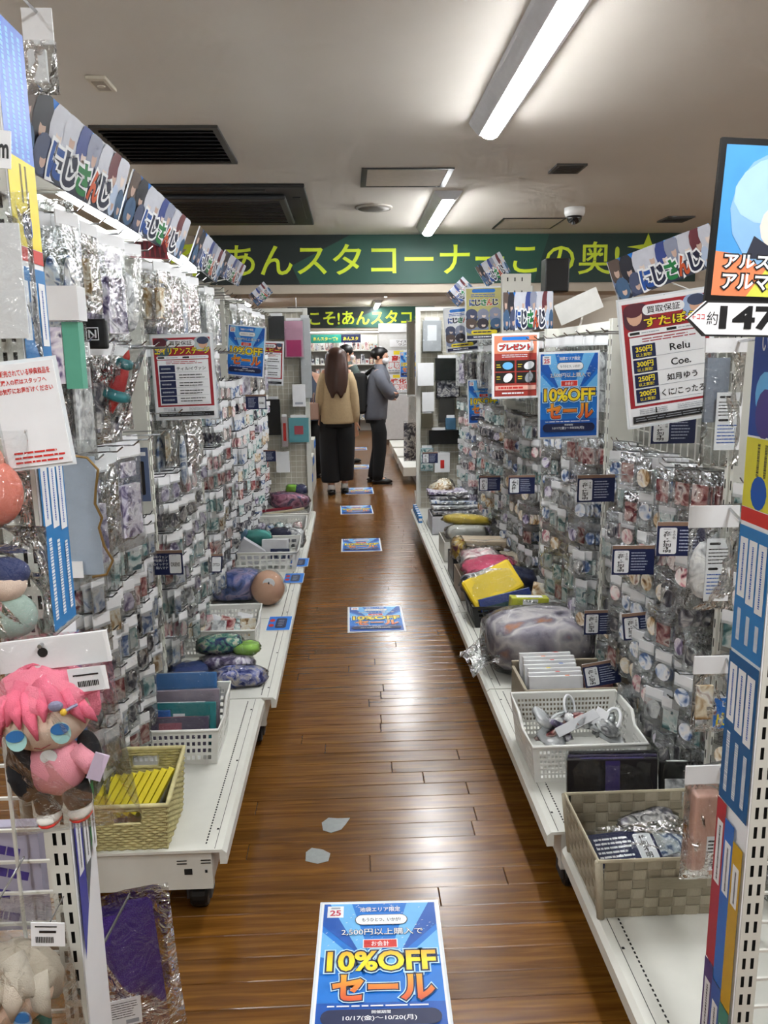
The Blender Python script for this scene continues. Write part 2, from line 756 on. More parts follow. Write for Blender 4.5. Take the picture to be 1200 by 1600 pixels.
def luminaire(x, y, label, L=1.25):
    e = empty('ceiling_light', (x, y, CEIL), label, 'ceiling light', 'tube luminaires on the ceiling')
    b = MB()
    pr = [(-.082, 0), (.082, 0), (.076, -.012), (.04, -.05), (-.04, -.05), (-.076, -.012)]
    n = len(pr)
    vs = [(px, 0, pz) for px, pz in pr] + [(px, L, pz) for px, pz in pr]
    b.add(vs, [tuple(range(n)), tuple(range(2 * n - 1, n - 1, -1))] + [(i, n + i, n + (i + 1) % n, (i + 1) % n) for i in range(n)])
    b.build('housing', LAMPB, e)
    d = MB()
    k = 9
    pr = [(.036 * math.cos(PI * i / (k - 1)), -.049 - .022 * math.sin(PI * i / (k - 1))) for i in range(k)]
    vs = [(px, .03, pz) for px, pz in pr] + [(px, L - .03, pz) for px, pz in pr]
    d.add(vs, [tuple(range(k)), tuple(range(2 * k - 1, k - 1, -1))] + [(i, k + i, k + i + 1, i + 1) for i in range(k - 1)])
    d.build('diffuser', LAMPM, e, smooth=True)
    return e


luminaire(.595, 2.185, 'long tube ceiling light with grey housing nearest the viewer')
luminaire(.595, 4.735, 'tube ceiling light ending just in front of the green banner')
luminaire(.55, 10.3, 'small bright tube ceiling light between the two green banners')
LORD = 'first second third fourth fifth sixth seventh eighth ninth tenth eleventh twelfth thirteenth fourteenth'.split()
for li, (x, y) in enumerate([(.595, -.4), (-.75, -1.5), (-1.9, .6), (-1.9, 3.4), (2.9, .6), (2.9, 3.4), (-1.6, 8.2), (2.6, 8.2), (.55, 7.6), (-1.6, 12), (2.6, 12), (.5, 13.0), (-.1, 14.75)]):  # extra lights added to brighten near goods, side aisles and the far end
    luminaire(x, y, f'tube ceiling light out of view, {LORD[li]} of the added aisle lights')

VENTB = mat('vent_black', '#101112', .5)
VENTG = mat('vent_edge', '#3b3a38', .45)
e = empty('air_vent', (-.775, 3.765, CEIL), 'large black slotted ceiling vent at upper left above the sign boards', 'vent')
b = MB()
for (a, c2, d1, d2) in [(-.26, .26, -.30, -.27), (-.26, .26, .27, .30), (-.26, -.235, -.27, .27), (.235, .26, -.27, .27)]:
    b.b2(a, c2, d1, d2, -.012, 0)
b.build('frame', VENTG, e)
MB().b2(-.235, .235, -.27, .27, -.002, 0).build('duct', VENTB, e)
_s = MB().box((0, 0, 0), (.47, .03, .003), R=Euler((.7, 0, 0)).to_matrix()).mesh('slat', mat('vent_slat', '#1d1e20', .5))
for k in range(9):
    link('slat', _s, e, (0, -.24 + .06 * k, -.007))

e = empty('air_conditioner', (-.84, 5.15, CEIL), 'black cassette air conditioner in the ceiling before the banner', 'air conditioner')
b = MB()
b.b2(-.62, .62, -.61, .61, -.02, 0)
bevel(b.build('panel', mat('ac_black', '#17181a', .5), e), .006)
b = MB()
b.b2(-.50, .50, -.42, .42, -.045, -.02)
bevel(b.build('intake_panel', mat('ac_panel', '#26272a', .45), e), .01)
_s = MB().b2(-.46, .46, -.006, .006, -.049, -.0452).mesh('grille_slat', VENTB)
for k in range(14):
    link('grille_slat', _s, e, (0, -.34 + .052 * k, 0))
for sx, sy, lx, ly in [(0, -.515, .8, .07), (0, .515, .8, .07), (-.56, 0, .045, .7), (.56, 0, .045, .7)]:
    MB().box((sx, sy, -.021), (lx, ly, .006)).build('louvre', VENTB, e)


def hatch(x0, x1, y0, y1, label, t=.03):
    e = empty('ceiling_hatch', ((x0 + x1) / 2, (y0 + y1) / 2, CEIL), label, 'hatch')
    a, c = (x1 - x0) / 2, (y1 - y0) / 2
    b = MB()
    for q in [(-a, a, -c, -c + t * .6), (-a, a, c - t * .6, c), (-a, -a + t, -c + t * .6, c - t * .6), (a - t, a, -c + t * .6, c - t * .6)]:
        b.b2(*q, -.006, 0)
    b.build('frame', mat('hatch_frame', '#1f1f20', .4), e)
    MB().b2(-a + t, a - t, -c + t * .6, c - t * .6, -.004, 0).build('panel', mat('hatch_panel', '#c6bcae', .7), e)


hatch(.086, .556, 4.19, 4.62, 'square ceiling access hatch with thick black frame')
hatch(1.085, 1.525, 5.63, 6.07, 'square ceiling hatch with thin black frame beside the dome camera', .014)


def small_vent(x0, x1, y0, y1, label):
    e = empty('small_vent', ((x0 + x1) / 2, (y0 + y1) / 2, CEIL), label, 'vent')
    a, c = (x1 - x0) / 2, (y1 - y0) / 2
    MB().b2(-a, a, -c, c, -.01, 0).build('frame', VENTG, e)
    MB().b2(-a + .015, a - .015, -c + .015, c - .015, -.012, -.01).build('opening', VENTB, e)
    sl = MB().b2(-a + .016, a - .016, -.002, .002, -.014, -.0122).mesh('slat', VENTG)
    for k in range(5):
        link('slat', sl, e, (0, -c + .03 + k * (2 * c - .06) / 4, 0))


small_vent(1.057, 1.212, 4.11, 4.29, 'small black square ceiling vent in the middle right')
small_vent(2.22, 2.41, 5.58, 5.79, 'small black ceiling vent at far right by the banner')

e = empty('smoke_alarm_plate', (-.83, 2.965, CEIL), 'small square beige plate on the ceiling at upper left', 'ceiling plate')
bevel(MB().b2(-.034, .034, -.068, .068, -.012, 0).build('plate', mat('beige_plate', '#cfc8b8', .5), e), .003)
MB().b2(-.022, .022, -.045, .045, -.0135, -.0121).build('inner_plate', mat('beige_plate_dark', '#a89f90', .5), e)
MB().lathe([(.012, -.016), (.014, -.0136)], 12).build('button', MATS['beige_plate'], e)

e = empty('ceiling_speaker', (.18, 5.22, CEIL), 'round grey ceiling speaker beside the access hatch', 'speaker')
MB().lathe([(.118, 0), (.118, -.008), (.106, -.014), (.10, -.010)], 32).build('rim', mat('speaker_rim', '#aaa49b', .5), e, smooth=False)
MB().lathe([(.10, -.013), (.05, -.019), (.001, -.020)], 32).build('grille', mat('speaker_grille', '#77736d', .6), e, smooth=True)

DOMEW = mat('camera_white', '#dcdcda', .35)


def dome_camera(x, y, label, s=1.0, dark=True):
    e = empty('dome_camera', (x, y, CEIL), label, 'security camera', None)
    MB().lathe([(.066 * s, 0), (.066 * s, -.03 * s), (.058 * s, -.05 * s), (.05 * s, -.052 * s)], 24).build('housing', DOMEW, e, smooth=True)
    MB().lathe([(.05 * s, -.05 * s), (.047 * s, -.07 * s), (.036 * s, -.088 * s), (.018 * s, -.098 * s), (.001, -.1 * s)], 24).build(
        'dome', mat('smoked_dome', '#15161a', .08, coat=.5), e, smooth=True)
    MB().lathe([(.012 * s, -.085 * s), (.012 * s, -.105 * s)], 12, M=tr(-.01, -.02, 0)).build('lens', BLACK, e)


dome_camera(1.481, 5.278, 'white dome security camera on the ceiling right of the lights')
dome_camera(-.11, 10.6, 'small white dome camera beyond the first banner', 1.2)

# ------------------------------------------------------------------ banners
BGREEN = mat('banner_green', '#17463a', .55, var=.05, vs=1.5)
BDARK = mat('banner_dark', '#0e1c1b', .55, var=.05, vs=1.5)
BYEL = mat('banner_yellow', '#c9dd2c', .5, var=.02)
bw, bh = 3.9, .365
pr = Print(bw, bh, .004)
cx = .8


def bx(px, y=6.3):
    return (at(px, 400, 'y', y).x - cx) / bw + .5


def star(p, cx_, cy_, rx, ry, m):
    pts = []
    for k in range(8):
        r = 1 if k % 2 == 0 else .28
        a = PI * k / 4
        pts.append((cx_ + rx * r * math.cos(a), cy_ - ry * r * math.sin(a)))
    p.poly(pts, m)


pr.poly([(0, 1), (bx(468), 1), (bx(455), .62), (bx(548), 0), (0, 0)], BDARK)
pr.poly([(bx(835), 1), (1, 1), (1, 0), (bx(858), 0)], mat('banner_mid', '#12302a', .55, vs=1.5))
pr.text('あんスタコーナーこの奥!', bx(352), .17, bx(968), .83, BYEL, .009)
star(pr, bx(1012), .28, .042, .28, BYEL)
pr.text('ようこそ!', bx(95), .17, bx(330), .83, BYEL, .022)
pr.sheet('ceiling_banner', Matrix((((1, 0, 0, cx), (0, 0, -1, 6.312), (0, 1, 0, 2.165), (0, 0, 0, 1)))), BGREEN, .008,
         'dark green banner with large yellow Japanese lettering across the ceiling', 'banner')
bw2, bh2 = 2.6, .36
pr = Print(bw2, bh2, .004)
c2 = .25


def bx2(px):
    return (at(px, 495, 'y', 14.28).x - c2) / bw2 + .5


pr.poly([(0, 1), (bx2(520), 1), (bx2(600), 0), (0, 0)], BDARK)
pr.text('ようこそ!あんスタコーナー', bx2(437), .2, bx2(712), .85, BYEL, .02)
pr.sheet('ceiling_banner', Matrix((((1, 0, 0, c2), (0, 0, -1, 14.285), (0, 1, 0, 2.15), (0, 0, 0, 1)))), BGREEN, .008,
         'smaller distant green banner with yellow lettering above the far doorway', 'banner')

# ------------------------------------------------------------------ things on the floor
TAPE = mat('grey_tape', '#8f9390', .45, var=.1, vs=60)
for (px, py), pts, lab in [((523, 1288), [(-.035, -.03), (-.01, -.045), (.02, -.03), (.035, .0), (.047, .03), (.01, .03), (-.02, .035), (-.04, .01)],
                            'grey worn tape patch on the floor, the farther of two'),
                           ((497, 1338), [(-.035, -.02), (.0, -.035), (.03, -.025), (.035, .01), (.012, .03), (-.02, .04), (-.036, .02)],
                            'grey worn tape patch on the floor, the nearer of two')]:
    p = at(px, py, 'z', 0)
    MB().slab(pts, 0, .0008).build('tape_patch', TAPE, loc=(p.x, p.y, .0004), label=lab, cat='tape')
# ================================================================== printed signs
GRAD10 = gradient('ink_gold', -.04, '#f4d21f', .045, '#f0a030', '#f7e628')
GRADSE = gradient('ink_sunset', -.125, '#d8402a', -.04, '#f2b02a', '#ea7d2c')
SW, SH = .297, .42


def sale_print():
    p = Print(SW, SH)
    p.rect(.018, .013, .982, .987, BLUEP)
    p.poly([(.40, .55), (.46, .55), (.26, .013), (.07, .013)], BLUEL)
    p.poly([(.54, .55), (.60, .55), (.93, .013), (.74, .013)], BLUEL)
    p.poly([(.018, .45), (.018, .25), (.40, .55)], BLUEL)
    p.poly([(.982, .25), (.982, .45), (.60, .55)], BLUEL)
    p.poly([(.018, .013), (.07, .013), (.35, .45), (.018, .2)], BLUED)
    p.poly([(.93, .013), (.982, .013), (.982, .2), (.65, .45)], BLUED)
    p.rect(.018, .78, .982, .987, BLUED)
    r = random.Random(3)
    z = p.up()
    for k in range(70):
        a, b_ = r.uniform(.03, .95), r.uniform(.02, .42)
        p.add([(p.X(a), p.Y(b_), z), (p.X(a + .014), p.Y(b_ - .004), z), (p.X(a + .016), p.Y(b_ - .008), z), (p.X(a + .002), p.Y(b_ - .004), z)],
              [(0, 1, 2, 3)], p.mi(BLUEL if k % 2 else PAPER))
    p.rect(.05, .035, .19, .135, PAPER)
    p.rect(.08, .045, .16, .06, GREYP)
    p.text('25', .075, .072, .165, .118, mat('crimson_print', '#c0304a', .45), .03)
    p.text('池袋エリア限定', .33, .05, .68, .09, PAPER, .02, outline=[(.07, BLUED)])
    p.rr(.29, .115, .74, .205, INK, .5)
    p.rr(.296, .119, .734, .201, PAPER, .5)
    p.text('もうひとつ、いかが?', .35, .145, .68, .175, INK, .015)
    p.text('2,500円以上購入で', .18, .235, .86, .29, PAPER, .004, outline=[(.04, NAVY)])
    p.rect(.36, .325, .645, .395, PAPER)
    p.rect(.368, .33, .637, .39, BRED)
    p.text('お会計', .43, .34, .575, .38, PAPER, .008)
    p.text('10%OFF', .085, .425, .935, .56, GRAD10, .035, outline=[(.13, mat('glow_print', '#bfe4fb', .45)), (.09, NAVY)])
    p.text('セール', .14, .60, .90, .765, GRADSE, .04, outline=[(.11, MATS['glow_print']), (.08, NAVY)])
    p.lines(.1, .80, .9, .815, 1, PAPER, 4, .6)
    p.rr(.055, .83, .945, .93, NAVY, .5)
    p.text('開催期間', .43, .838, .57, .858, PAPER, .01)
    p.text('10/17(金)〜10/20(月)', .22, .868, .76, .905, PAPER, .010)
    return p


SALE = sale_print()
SALE_ME = MB.mesh(SALE, 'printed_face', SALE.mats)
_b = MB()
_b.box((0, 0, 0), (SW, SH, .001))
SALE_SHEET = _b.mesh('sale_poster', PAPER)
_b = MB()
_b.box((0, 0, -.0011), (SW + .012, SH + .012, .001))
LAM_ME = _b.mesh('laminate_border', LAM)


def sale(M, label, name='sale_poster', cat='poster'):
    o = link(name, SALE_SHEET, M=M)
    T(o, label, cat, 'blue discount posters')
    link('printed_face', SALE_ME, o)
    link('laminate_border', LAM_ME, o)
    return o


def rod(o, a, b, r=.0025, m=None, name='holder_rod'):
    """a holder between two world points, as a part of o"""
    inv = o.matrix_basis.inverted()
    k = MB()
    k.tube([inv @ Vector(a), inv @ ((Vector(a) + Vector(b)) / 2), inv @ Vector(b)], r, 6)
    return k.build(name, m or CHROME, o)


# laid flat on the floor (taped down)
for x, y, t, lab in [(.047, 1.613, -.027, 'large blue ten percent off floor poster nearest the viewer'),
                     (.122, 4.126, 0, 'blue sale floor poster with a bright glare, second from the viewer'),
                     (.071, 5.894, 0, 'blue sale floor poster third from the viewer, before the people'),
                     (.09, 8.45, .01, 'blue sale floor poster beside the feet of the two shoppers'),
                     (.10, 10.4, 0, 'blue sale floor poster far behind the shoppers, nearer of the last two'),
                     (.12, 12.6, 0, 'blue sale floor poster farthest away on the floor'),
                     (.05, 7.35, .02, 'blue sale floor sheet lying just beyond the end panels')]:
    sale(tr(x, y, .0018) @ rotz(t), lab)
pp = at(578, 1412, 'z', 0)


def hang(px, depth, w0, h0):
    TL, TR_, BL = [at(p[0], p[1], 'y', depth) for p in px]
    M, wd, hd = frame(TL, TR_, BL)
    return fit(M, wd, hd, w0, h0)


WALLX = {'L': -.75, 'R': .97}


def hung_sale(px, depth, lab, side):
    o = sale(hang(px, depth, SW, SH), lab)
    top = o.matrix_basis @ Vector((0, SH / 2, -.002))
    rod(o, top, (WALLX[side], top.y + .05, top.z + .01))
    return o


hung_sale([(843, 552), (936, 549), (840, 685)], 2.72, 'large blue ten percent off poster hanging over the right gondola', 'R')
hung_sale([(731, 594), (779, 592), (731, 662)], 5.1, 'small blue ten percent off poster partly behind the red poster on the right', 'R')
hung_sale([(357, 507), (415, 512), (353, 585)], 4.6, 'blue sale poster hanging on the left side with tilted edge', 'L')

BRN = mat('sleeve_brown', '#8b6f5d', .5)


def kaitori(w, h, title, rows, ca, cb, pricecol):
    p = Print(w, h)
    p.rect(.03, .03, .97, .855, RED)
    p.rr(.04, .035, .33, .245, ca, .35)
    p.rr(.70, .025, .97, .20, cb, .35)
    p.oval(.16, .13, .085, .075, SKIN)
    p.oval(.85, .11, .075, .055, SKIN)
    p.oval(.15, .085, .11, .055, mat('hair_maroon', '#59222f', .5))
    p.oval(.85, .07, .10, .045, mat('hair_slate', '#3a4560', .5))
    p.rr(.25, .055, .72, .135, PAPER, .5)
    p.text('買取保証', .30, .068, .67, .122, INK, .008)
    p.text(title, .05 if len(title) > 5 else .26, .15, .95 if len(title) > 5 else .86, .225, YEL, .02, outline=[(.07, INK)])
    p.rr(.07, .245, .93, .285, PAPER, .4)
    p.rect(.09, .255, .2, .275, INK)
    p.rect(.5, .255, .61, .275, INK)
    p.lines(.22, .255, .48, .275, 1, GREYP, 2)
    p.lines(.63, .255, .9, .275, 1, GREYP, 3)
    p.rect(.08, .295, .92, .835, PAPER)
    p.lines(.22, .305, .82, .345, 2, RED, 5, .4)
    n = len(rows)
    y0, y1 = .355, .825
    dy = (y1 - y0) / n
    for i, (pc, nm) in enumerate(rows):
        a, b_ = y0 + i * dy, y0 + (i + .9) * dy
        p.rect(.10, a, .36, b_, NAVY)
        if pc:
            p.text(pc, .14, a + .12 * dy, .32, a + .5 * dy, pricecol, .03)
            p.text('以上買取!', .14, a + .58 * dy, .31, a + .8 * dy, pricecol, .015)
        else:
            p.lines(.13, a + .2 * dy, .33, b_ - .2 * dy, 1, pricecol, i, .4)
        p.rect(.36, b_ - .003, .90, b_, GREYP)
        if nm:
            k = len(nm)
            wd = min(.48, .085 * k if ord(nm[0]) > 255 else .055 * k)
            p.text(nm, .63 - wd / 2, a + .22 * dy, .63 + wd / 2, a + .68 * dy, INK, .012)
        else:
            p.lines(.42, a + .1 * dy, .86, b_ - .1 * dy, 2, INK, i + 9, .3)
    p.lines(.12, .865, .46, .91, 3, GREYP, 8)
    p.lines(.55, .865, .9, .91, 3, GREYP, 9)
    p.rect(.30, .865, .315, .91, INK)
    p.rect(.04, .92, .96, .975, INK)
    p.lines(.07, .93, .92, .965, 2, GREYP, 10, .3)
    return p


def hung_print(p, px, depth, lab, side, name='notice_poster', cat='poster', th=.001, holder=True):
    M = hang(px, depth, p.w, p.h)
    o = p.sheet(name, M, None, th, lab, cat, lam=.005)
    if holder:
        top = M @ Vector((0, p.h / 2, -.002))
        rod(o, top, (WALLX[side], top.y + .06, top.z + .01))
    return o


hung_print(kaitori(.21, .297, 'エイリアンステージ', [('', 'ティル/イヴァン'), ('', ''), ('', ''), ('', ''), ('', '')], mat('art_slate', '#4a6472', .5), mat('art_pale', '#b9c3c6', .5), GREYP),
           [(235, 525), (330, 522), (243, 655)], 2.83, 'dark red buy-back price poster hanging over the left gondola', 'L')
hung_print(kaitori(.21, .297, 'すたぽら', [('350円', 'Relu'), ('300円', 'Coe.'), ('250円', '如月ゆう'), ('200円', 'くに/こったろ')], mat('art_plum', '#4c2232', .5), mat('art_sky', '#9db4d6', .5), YEL),
           [(966, 472), (1107, 450), (983, 668)], 1.85, 'tilted red buy-back price poster with four yen prices, right side', 'R')
hung_print(kaitori(.21, .297, 'ルビー', [('', ''), ('', ''), ('', '')], MATS['art_plum'], MATS['hair_maroon'], GREYP),
           [(400, 533), (443, 535), (398, 600)], 5.9, 'small dark red price poster near the left end panel', 'L')


def present_poster():
    p = Print(.21, .297)
    p.rect(.03, .02, .97, .98, mat('salmon_print', '#d98766', .45))
    p.rect(.03, .30, .97, .98, mat('brick_print', '#a5382f', .45))
    p.rr(.2, .04, .8, .095, BLUEP, .5)
    p.rr(.1, .13, .9, .27, PAPER, .3)
    p.text('プレゼント', .15, .16, .85, .245, BRED, .03, outline=[(.1, INK)])
    p.lines(.2, .31, .8, .37, 2, PAPER, 3, .4)
    for i, (a, b_) in enumerate([(.05, .41), (.52, .41), (.05, .60), (.52, .60)]):
        p.rect(a, b_, a + .43, b_ + .17, mat('photo_dark', '#22201c', .4))
        p.oval(a + .28, b_ + .085, .12, .06, [BLUEL, PAPER, PAPER, GREYP][i], rot=.4 * i)
        p.lines(a + .03, b_ + .05, a + .13, b_ + .12, 2, YEL, i)
    p.rect(.05, .81, .95, .88, mat('pale_pink_print', '#eab7a8', .45))
    p.lines(.12, .82, .70, .87, 1, BRED, 4, .6)
    p.lines(.2, .91, .8, .95, 1, PAPER, 6, .6)
    return p


hung_print(present_poster(), [(770, 523), (841, 521), (768, 622)], 3.65, 'orange red gift campaign poster with four photos on the right', 'R')

LOGO = [('に', '#1d4f9e'), ('じ', '#1c2340'), ('さ', '#1f7d43'), ('ん', '#c8552a'), ('じ', '#1c2340')]
HAIR = ['#20222e', '#2a2330', '#46506e', '#8d93a8', '#c9ccd6', '#34468a', '#5a4a42', '#b3c4dc', '#6a2f38', '#191b24', '#7f8cae', '#3f5f82']


def logo(p, x0, y0, x1, y1, o=.09):
    n = len(LOGO)
    d = (x1 - x0) / n
    for k, (ch, c) in enumerate(LOGO):
        p.text(ch, x0 + d * (k + .06), y0, x0 + d * (k + .94), y1, mat('logo_' + c[1:], c, .4), .05, outline=[(o + .05, PAPER)])


def crowd(p, x0, y0, x1, y1, n, rows, seed, sc=1.0):
    """generic crowd: hair and face ovals without features"""
    r = random.Random(seed)
    for j in range(rows):
        for i in range(n):
            cx = x0 + (x1 - x0) * (i + .5 + r.uniform(-.15, .15)) / n
            cy = y0 + (y1 - y0) * (j + .42 + r.uniform(-.1, .1)) / rows
            rx = (x1 - x0) / n * .56 * sc
            ry = (y1 - y0) / rows * .52 * sc
            c = HAIR[r.randrange(len(HAIR))]
            p.oval(cx, cy + ry * .9, rx * 1.0, ry * .9, mat('coat_' + c[1:], r.choice(['#2a3350', '#d9dce4', '#3f4658', '#7d8aa8', '#1d2233']), .45), 10)
            p.oval(cx, cy, rx, ry, mat('hair_' + c[1:], c, .45), 12)
            p.oval(cx + rx * .12, cy + ry * .3, rx * .34, ry * .36, mat('crowd_skin', '#c9ab9b', .5) if r.random() < .6 else mat('pale_skin', '#e2d2c8', .5), 10)
            p.oval(cx + rx * .1, cy + ry * .02, rx * .42, ry * .2, mat('hair_' + c[1:], c, .45), 8, rot=r.uniform(-.4, .4))


def niji(w=.60, h=.20, seed=4):
    p = Print(w, h, .004)
    p.rect(0, 0, 1, 1, mat('pale_grey_print', '#cfd4de', .4))
    p.poly([(0, 0), (.3, 0), (.12, .6), (0, .75)], BLUEP)
    p.poly([(.55, 0), (.66, 0), (.75, .5), (.5, .6)], BLUEL)
    p.poly([(.9, 0), (1, 0), (1, .6)], BLUEL)
    crowd(p, 0, .0, 1, .62, 9, 1, seed, 1.15)
    crowd(p, 0, .48, .24, 1.0, 2, 1, seed + 1)
    crowd(p, .84, .48, 1.0, 1.0, 2, 1, seed + 2)
    p.rect(.24, .62, .84, 1, mat('board_dark', '#2b3145', .45))
    logo(p, .24, .50, .84, .93)
    return p


NIJI = niji()
NIJI_ME = MB.mesh(NIJI, 'printed_face', NIJI.mats)
_b = MB()
_b.box((0, 0, 0), (.60, .20, .004))
NIJI_SHEET = _b.mesh('sign_board', PAPER)


def board(TL, TR_, BL, lab, mount=None):
    M, wd, hd = frame(TL, TR_, BL)
    o = link('sign_board', NIJI_SHEET, M=fit(M, wd, hd, .60, .20))
    T(o, lab, 'sign', 'picture boards with colourful Japanese logo')
    link('printed_face', NIJI_ME, o)
    if mount:
        rod(o, o.matrix_basis @ Vector((.0, -.095, -.003)), mount, .004, WIREW, 'mounting_arm')
    return o


# left boards stand on the gondola top, leaning into the aisle
for k, (tl, tr_, bl, lab) in enumerate([
        ((36, 114), (200, 255), (-20, 230), 'largest picture board with colourful logo, above the left gondola nearest the viewer'),
        ((208, 264), (296, 345), (188, 348), 'picture board with colourful logo above the left gondola, second from the viewer'),
        ((312, 353), (351, 396), (285, 400), 'picture board with colourful logo above the left gondola, third from the viewer'),
        ((352, 390), (383, 415), (335, 427), 'picture board with colourful logo above the left gondola, fourth from the viewer')]):
    xt, xb = (-.55, -.6) if k else (-.555, -.6)
    A, B_, C_ = at(*tl, 'x', xt), at(*tr_, 'x', xt), at(*bl, 'x', xb)
    o = board(A, B_, C_, lab)
    c = (o.matrix_basis @ Vector((0, -.09, -.003)))
    rod(o, c, (-.75, c.y, 1.78), .004, WIREW, 'mounting_arm')
for d, tl, tr_, bl, side, lab in [
        (5.3, (388, 462), (412, 440), (405, 477), 'L', 'small crooked picture board at the far end of the left gondola'),
        (1.9, (948, 410), (1106, 349), (963, 474), 'R', 'large tilted picture board with logo above the red price poster'),
        (4.0, (786, 457), (864, 455), (786, 516), 'R', 'upright picture board with logo on the right gondola top'),
        (4.6, (742, 418), (780, 393), (761, 449), 'R', 'strongly tilted picture board in front of the green banner'),
        (5.0, (696, 460), (723, 432), (717, 478), 'R', 'grey tilted picture board beside the yellow character flyer')]:
    TL, TR_, BL = [at(p[0], p[1], 'y', d) for p in (tl, tr_, bl)]
    o = board(TL, TR_, BL, lab)
    c = (o.matrix_basis @ Vector((0, -.09, -.003)))
    rod(o, c, (WALLX[side], c.y + .08, 1.52 if d < 4.5 and side == 'R' else 1.78), .004, WIREW, 'mounting_arm')


def flyer(top):
    p = Print(.21, .297)
    p.rect(.02, .015, .98, .985, top)
    p.rr(.18, .03, .82, .10, BLUEP, .5)
    p.lines(.15, .12, .85, .19, 2, BLUED, 3, .45)
    logo(p, .10, .23, .90, .345, .05)
    crowd(p, .03, .40, .97, .83, 3, 2, 8, .95)
    p.rr(.14, .82, .86, .90, YEL, .5)
    p.lines(.2, .835, .8, .885, 1, NAVY, 5, .5)
    p.rect(.02, .92, .98, .985, NAVY)
    p.lines(.2, .93, .8, .975, 1, PAPER, 6, .5)
    return p


hung_print(flyer(mat('khaki_print', '#bdb873', .45)), [(727, 450), (784, 448), (729, 531)], 4.5, 'pale yellow event flyer with logo and six round faces, upper', 'R')
hung_print(flyer(PAPER), [(693, 483), (742, 478), (695, 551)], 4.75, 'white event flyer with logo half hidden behind the yellow flyer', 'R')

# plain white back of a board
A, B_, C_ = at(865, 478, 'y', 3.3), at(931, 448, 'y', 3.25), at(868, 513, 'y', 3.3)
M, wd, hd = frame(A, B_, C_)
b = MB()
b.slab([(-wd / 2, -hd / 2), (wd / 2, -hd / 2 + .0), (wd / 2, hd / 2), (-wd / 2, hd / 2)], -.002, .002)
o = b.build('blank_board', mat('board_back', '#aeada8', .6), M=M, label='blank white board leaning on the right gondola top', cat='board')
c = M @ Vector((0, -hd / 2, -.002))
rod(o, c, (.97, c.y + .05, 1.53), .004, WIREW, 'mounting_arm')

# big portrait sign with arrow plate, nearest on the right
M = hang([(1128, 215), (1290, 224), (1094, 470)], 1.0, .16, .21)
TL, TR_, BL = [at(p[0], p[1], 'y', .99) for p in ((1127, 215), (1310, 224), (1094, 472))]
M, wd, hd = frame(TL, TR_, BL)
p = Print(wd, hd, .004)
p.rect(.045, .04, .955, .955, mat('sky_print', '#4b9ad8', .4))
p.poly([(.045, .955), (.955, .955), (.955, .72), (.3, .70), (.045, .68)], mat('rainbow_print', '#e8875a', .45))
p.poly([(.35, .955), (.955, .955), (.955, .80), (.5, .78)], mat('lime_print', '#d9dc55', .45))
p.oval(.55, .42, .42, .36, mat('pale_hair', '#86b2da', .45))
p.oval(.5, .30, .36, .2, mat('pale_hair_light', '#a5c9e8', .45), rot=.3)
p.oval(.62, .52, .22, .16, MATS['pale_skin'])
p.poly([(.3, .72), (.95, .72), (.9, .62), (.75, .66), (.5, .64), (.36, .58)], mat('dark_coat', '#2c2f3d', .5))
p.text('アルス', .13, .70, .52, .78, PAPER, .03, outline=[(.11, INK)])
p.text('アルマル', .13, .82, .68, .91, PAPER, .03, outline=[(.11, INK)])
o = p.sheet('portrait_sign', M, BLACK, .006, 'black framed portrait sign with white lettering at the right edge', 'sign')
rod(o, M @ Vector((.04, -hd / 2, -.004)), (.60, 1.03, 1.42), .005, WIREW, 'mounting_arm')
TL, TR_, BL = [at(p[0], p[1], 'y', .97) for p in ((1075, 470), (1330, 474), (1075, 525))]
M, wd, hd = frame(TL, TR_, BL)
b = MB()
arrow = [(-wd / 2, 0), (-wd / 2 + .022, -hd / 2), (wd / 2, -hd / 2), (wd / 2, hd / 2), (-wd / 2 + .022, hd / 2)]
b.slab(arrow, -.003, .003)
o = b.build('arrow_sign', mat('arrow_edge', '#2a2a2c', .4), M=M, label='white arrow plate reading a height beside the portrait sign', cat='sign')
p = Print(wd, hd, .006)
p.add([(x * .988 + .0006, y * .9, p.up()) for x, y in arrow], [tuple(range(5))], p.mi(PAPER))
u = lambda px: (at(px, 500, 'y', .97).x - (M.translation.x - wd / 2)) / wd
p.text('約', u(1102), .30, u(1119), .68, INK, .0)
p.text('147', u(1124), .16, u(1208), .76, INK, .04)
p.text('cm', u(1214), .36, u(1260), .76, INK, .03)
p.text('←ココ', u(1079), .38, u(1098), .52, BRED, .01)
link('lettering', MB.mesh(p, 'lettering', p.mats), o)
rod(o, M @ Vector((.06, 0, -.003)), (.60, 1.02, 1.42), .004, WIREW, 'mounting_arm')

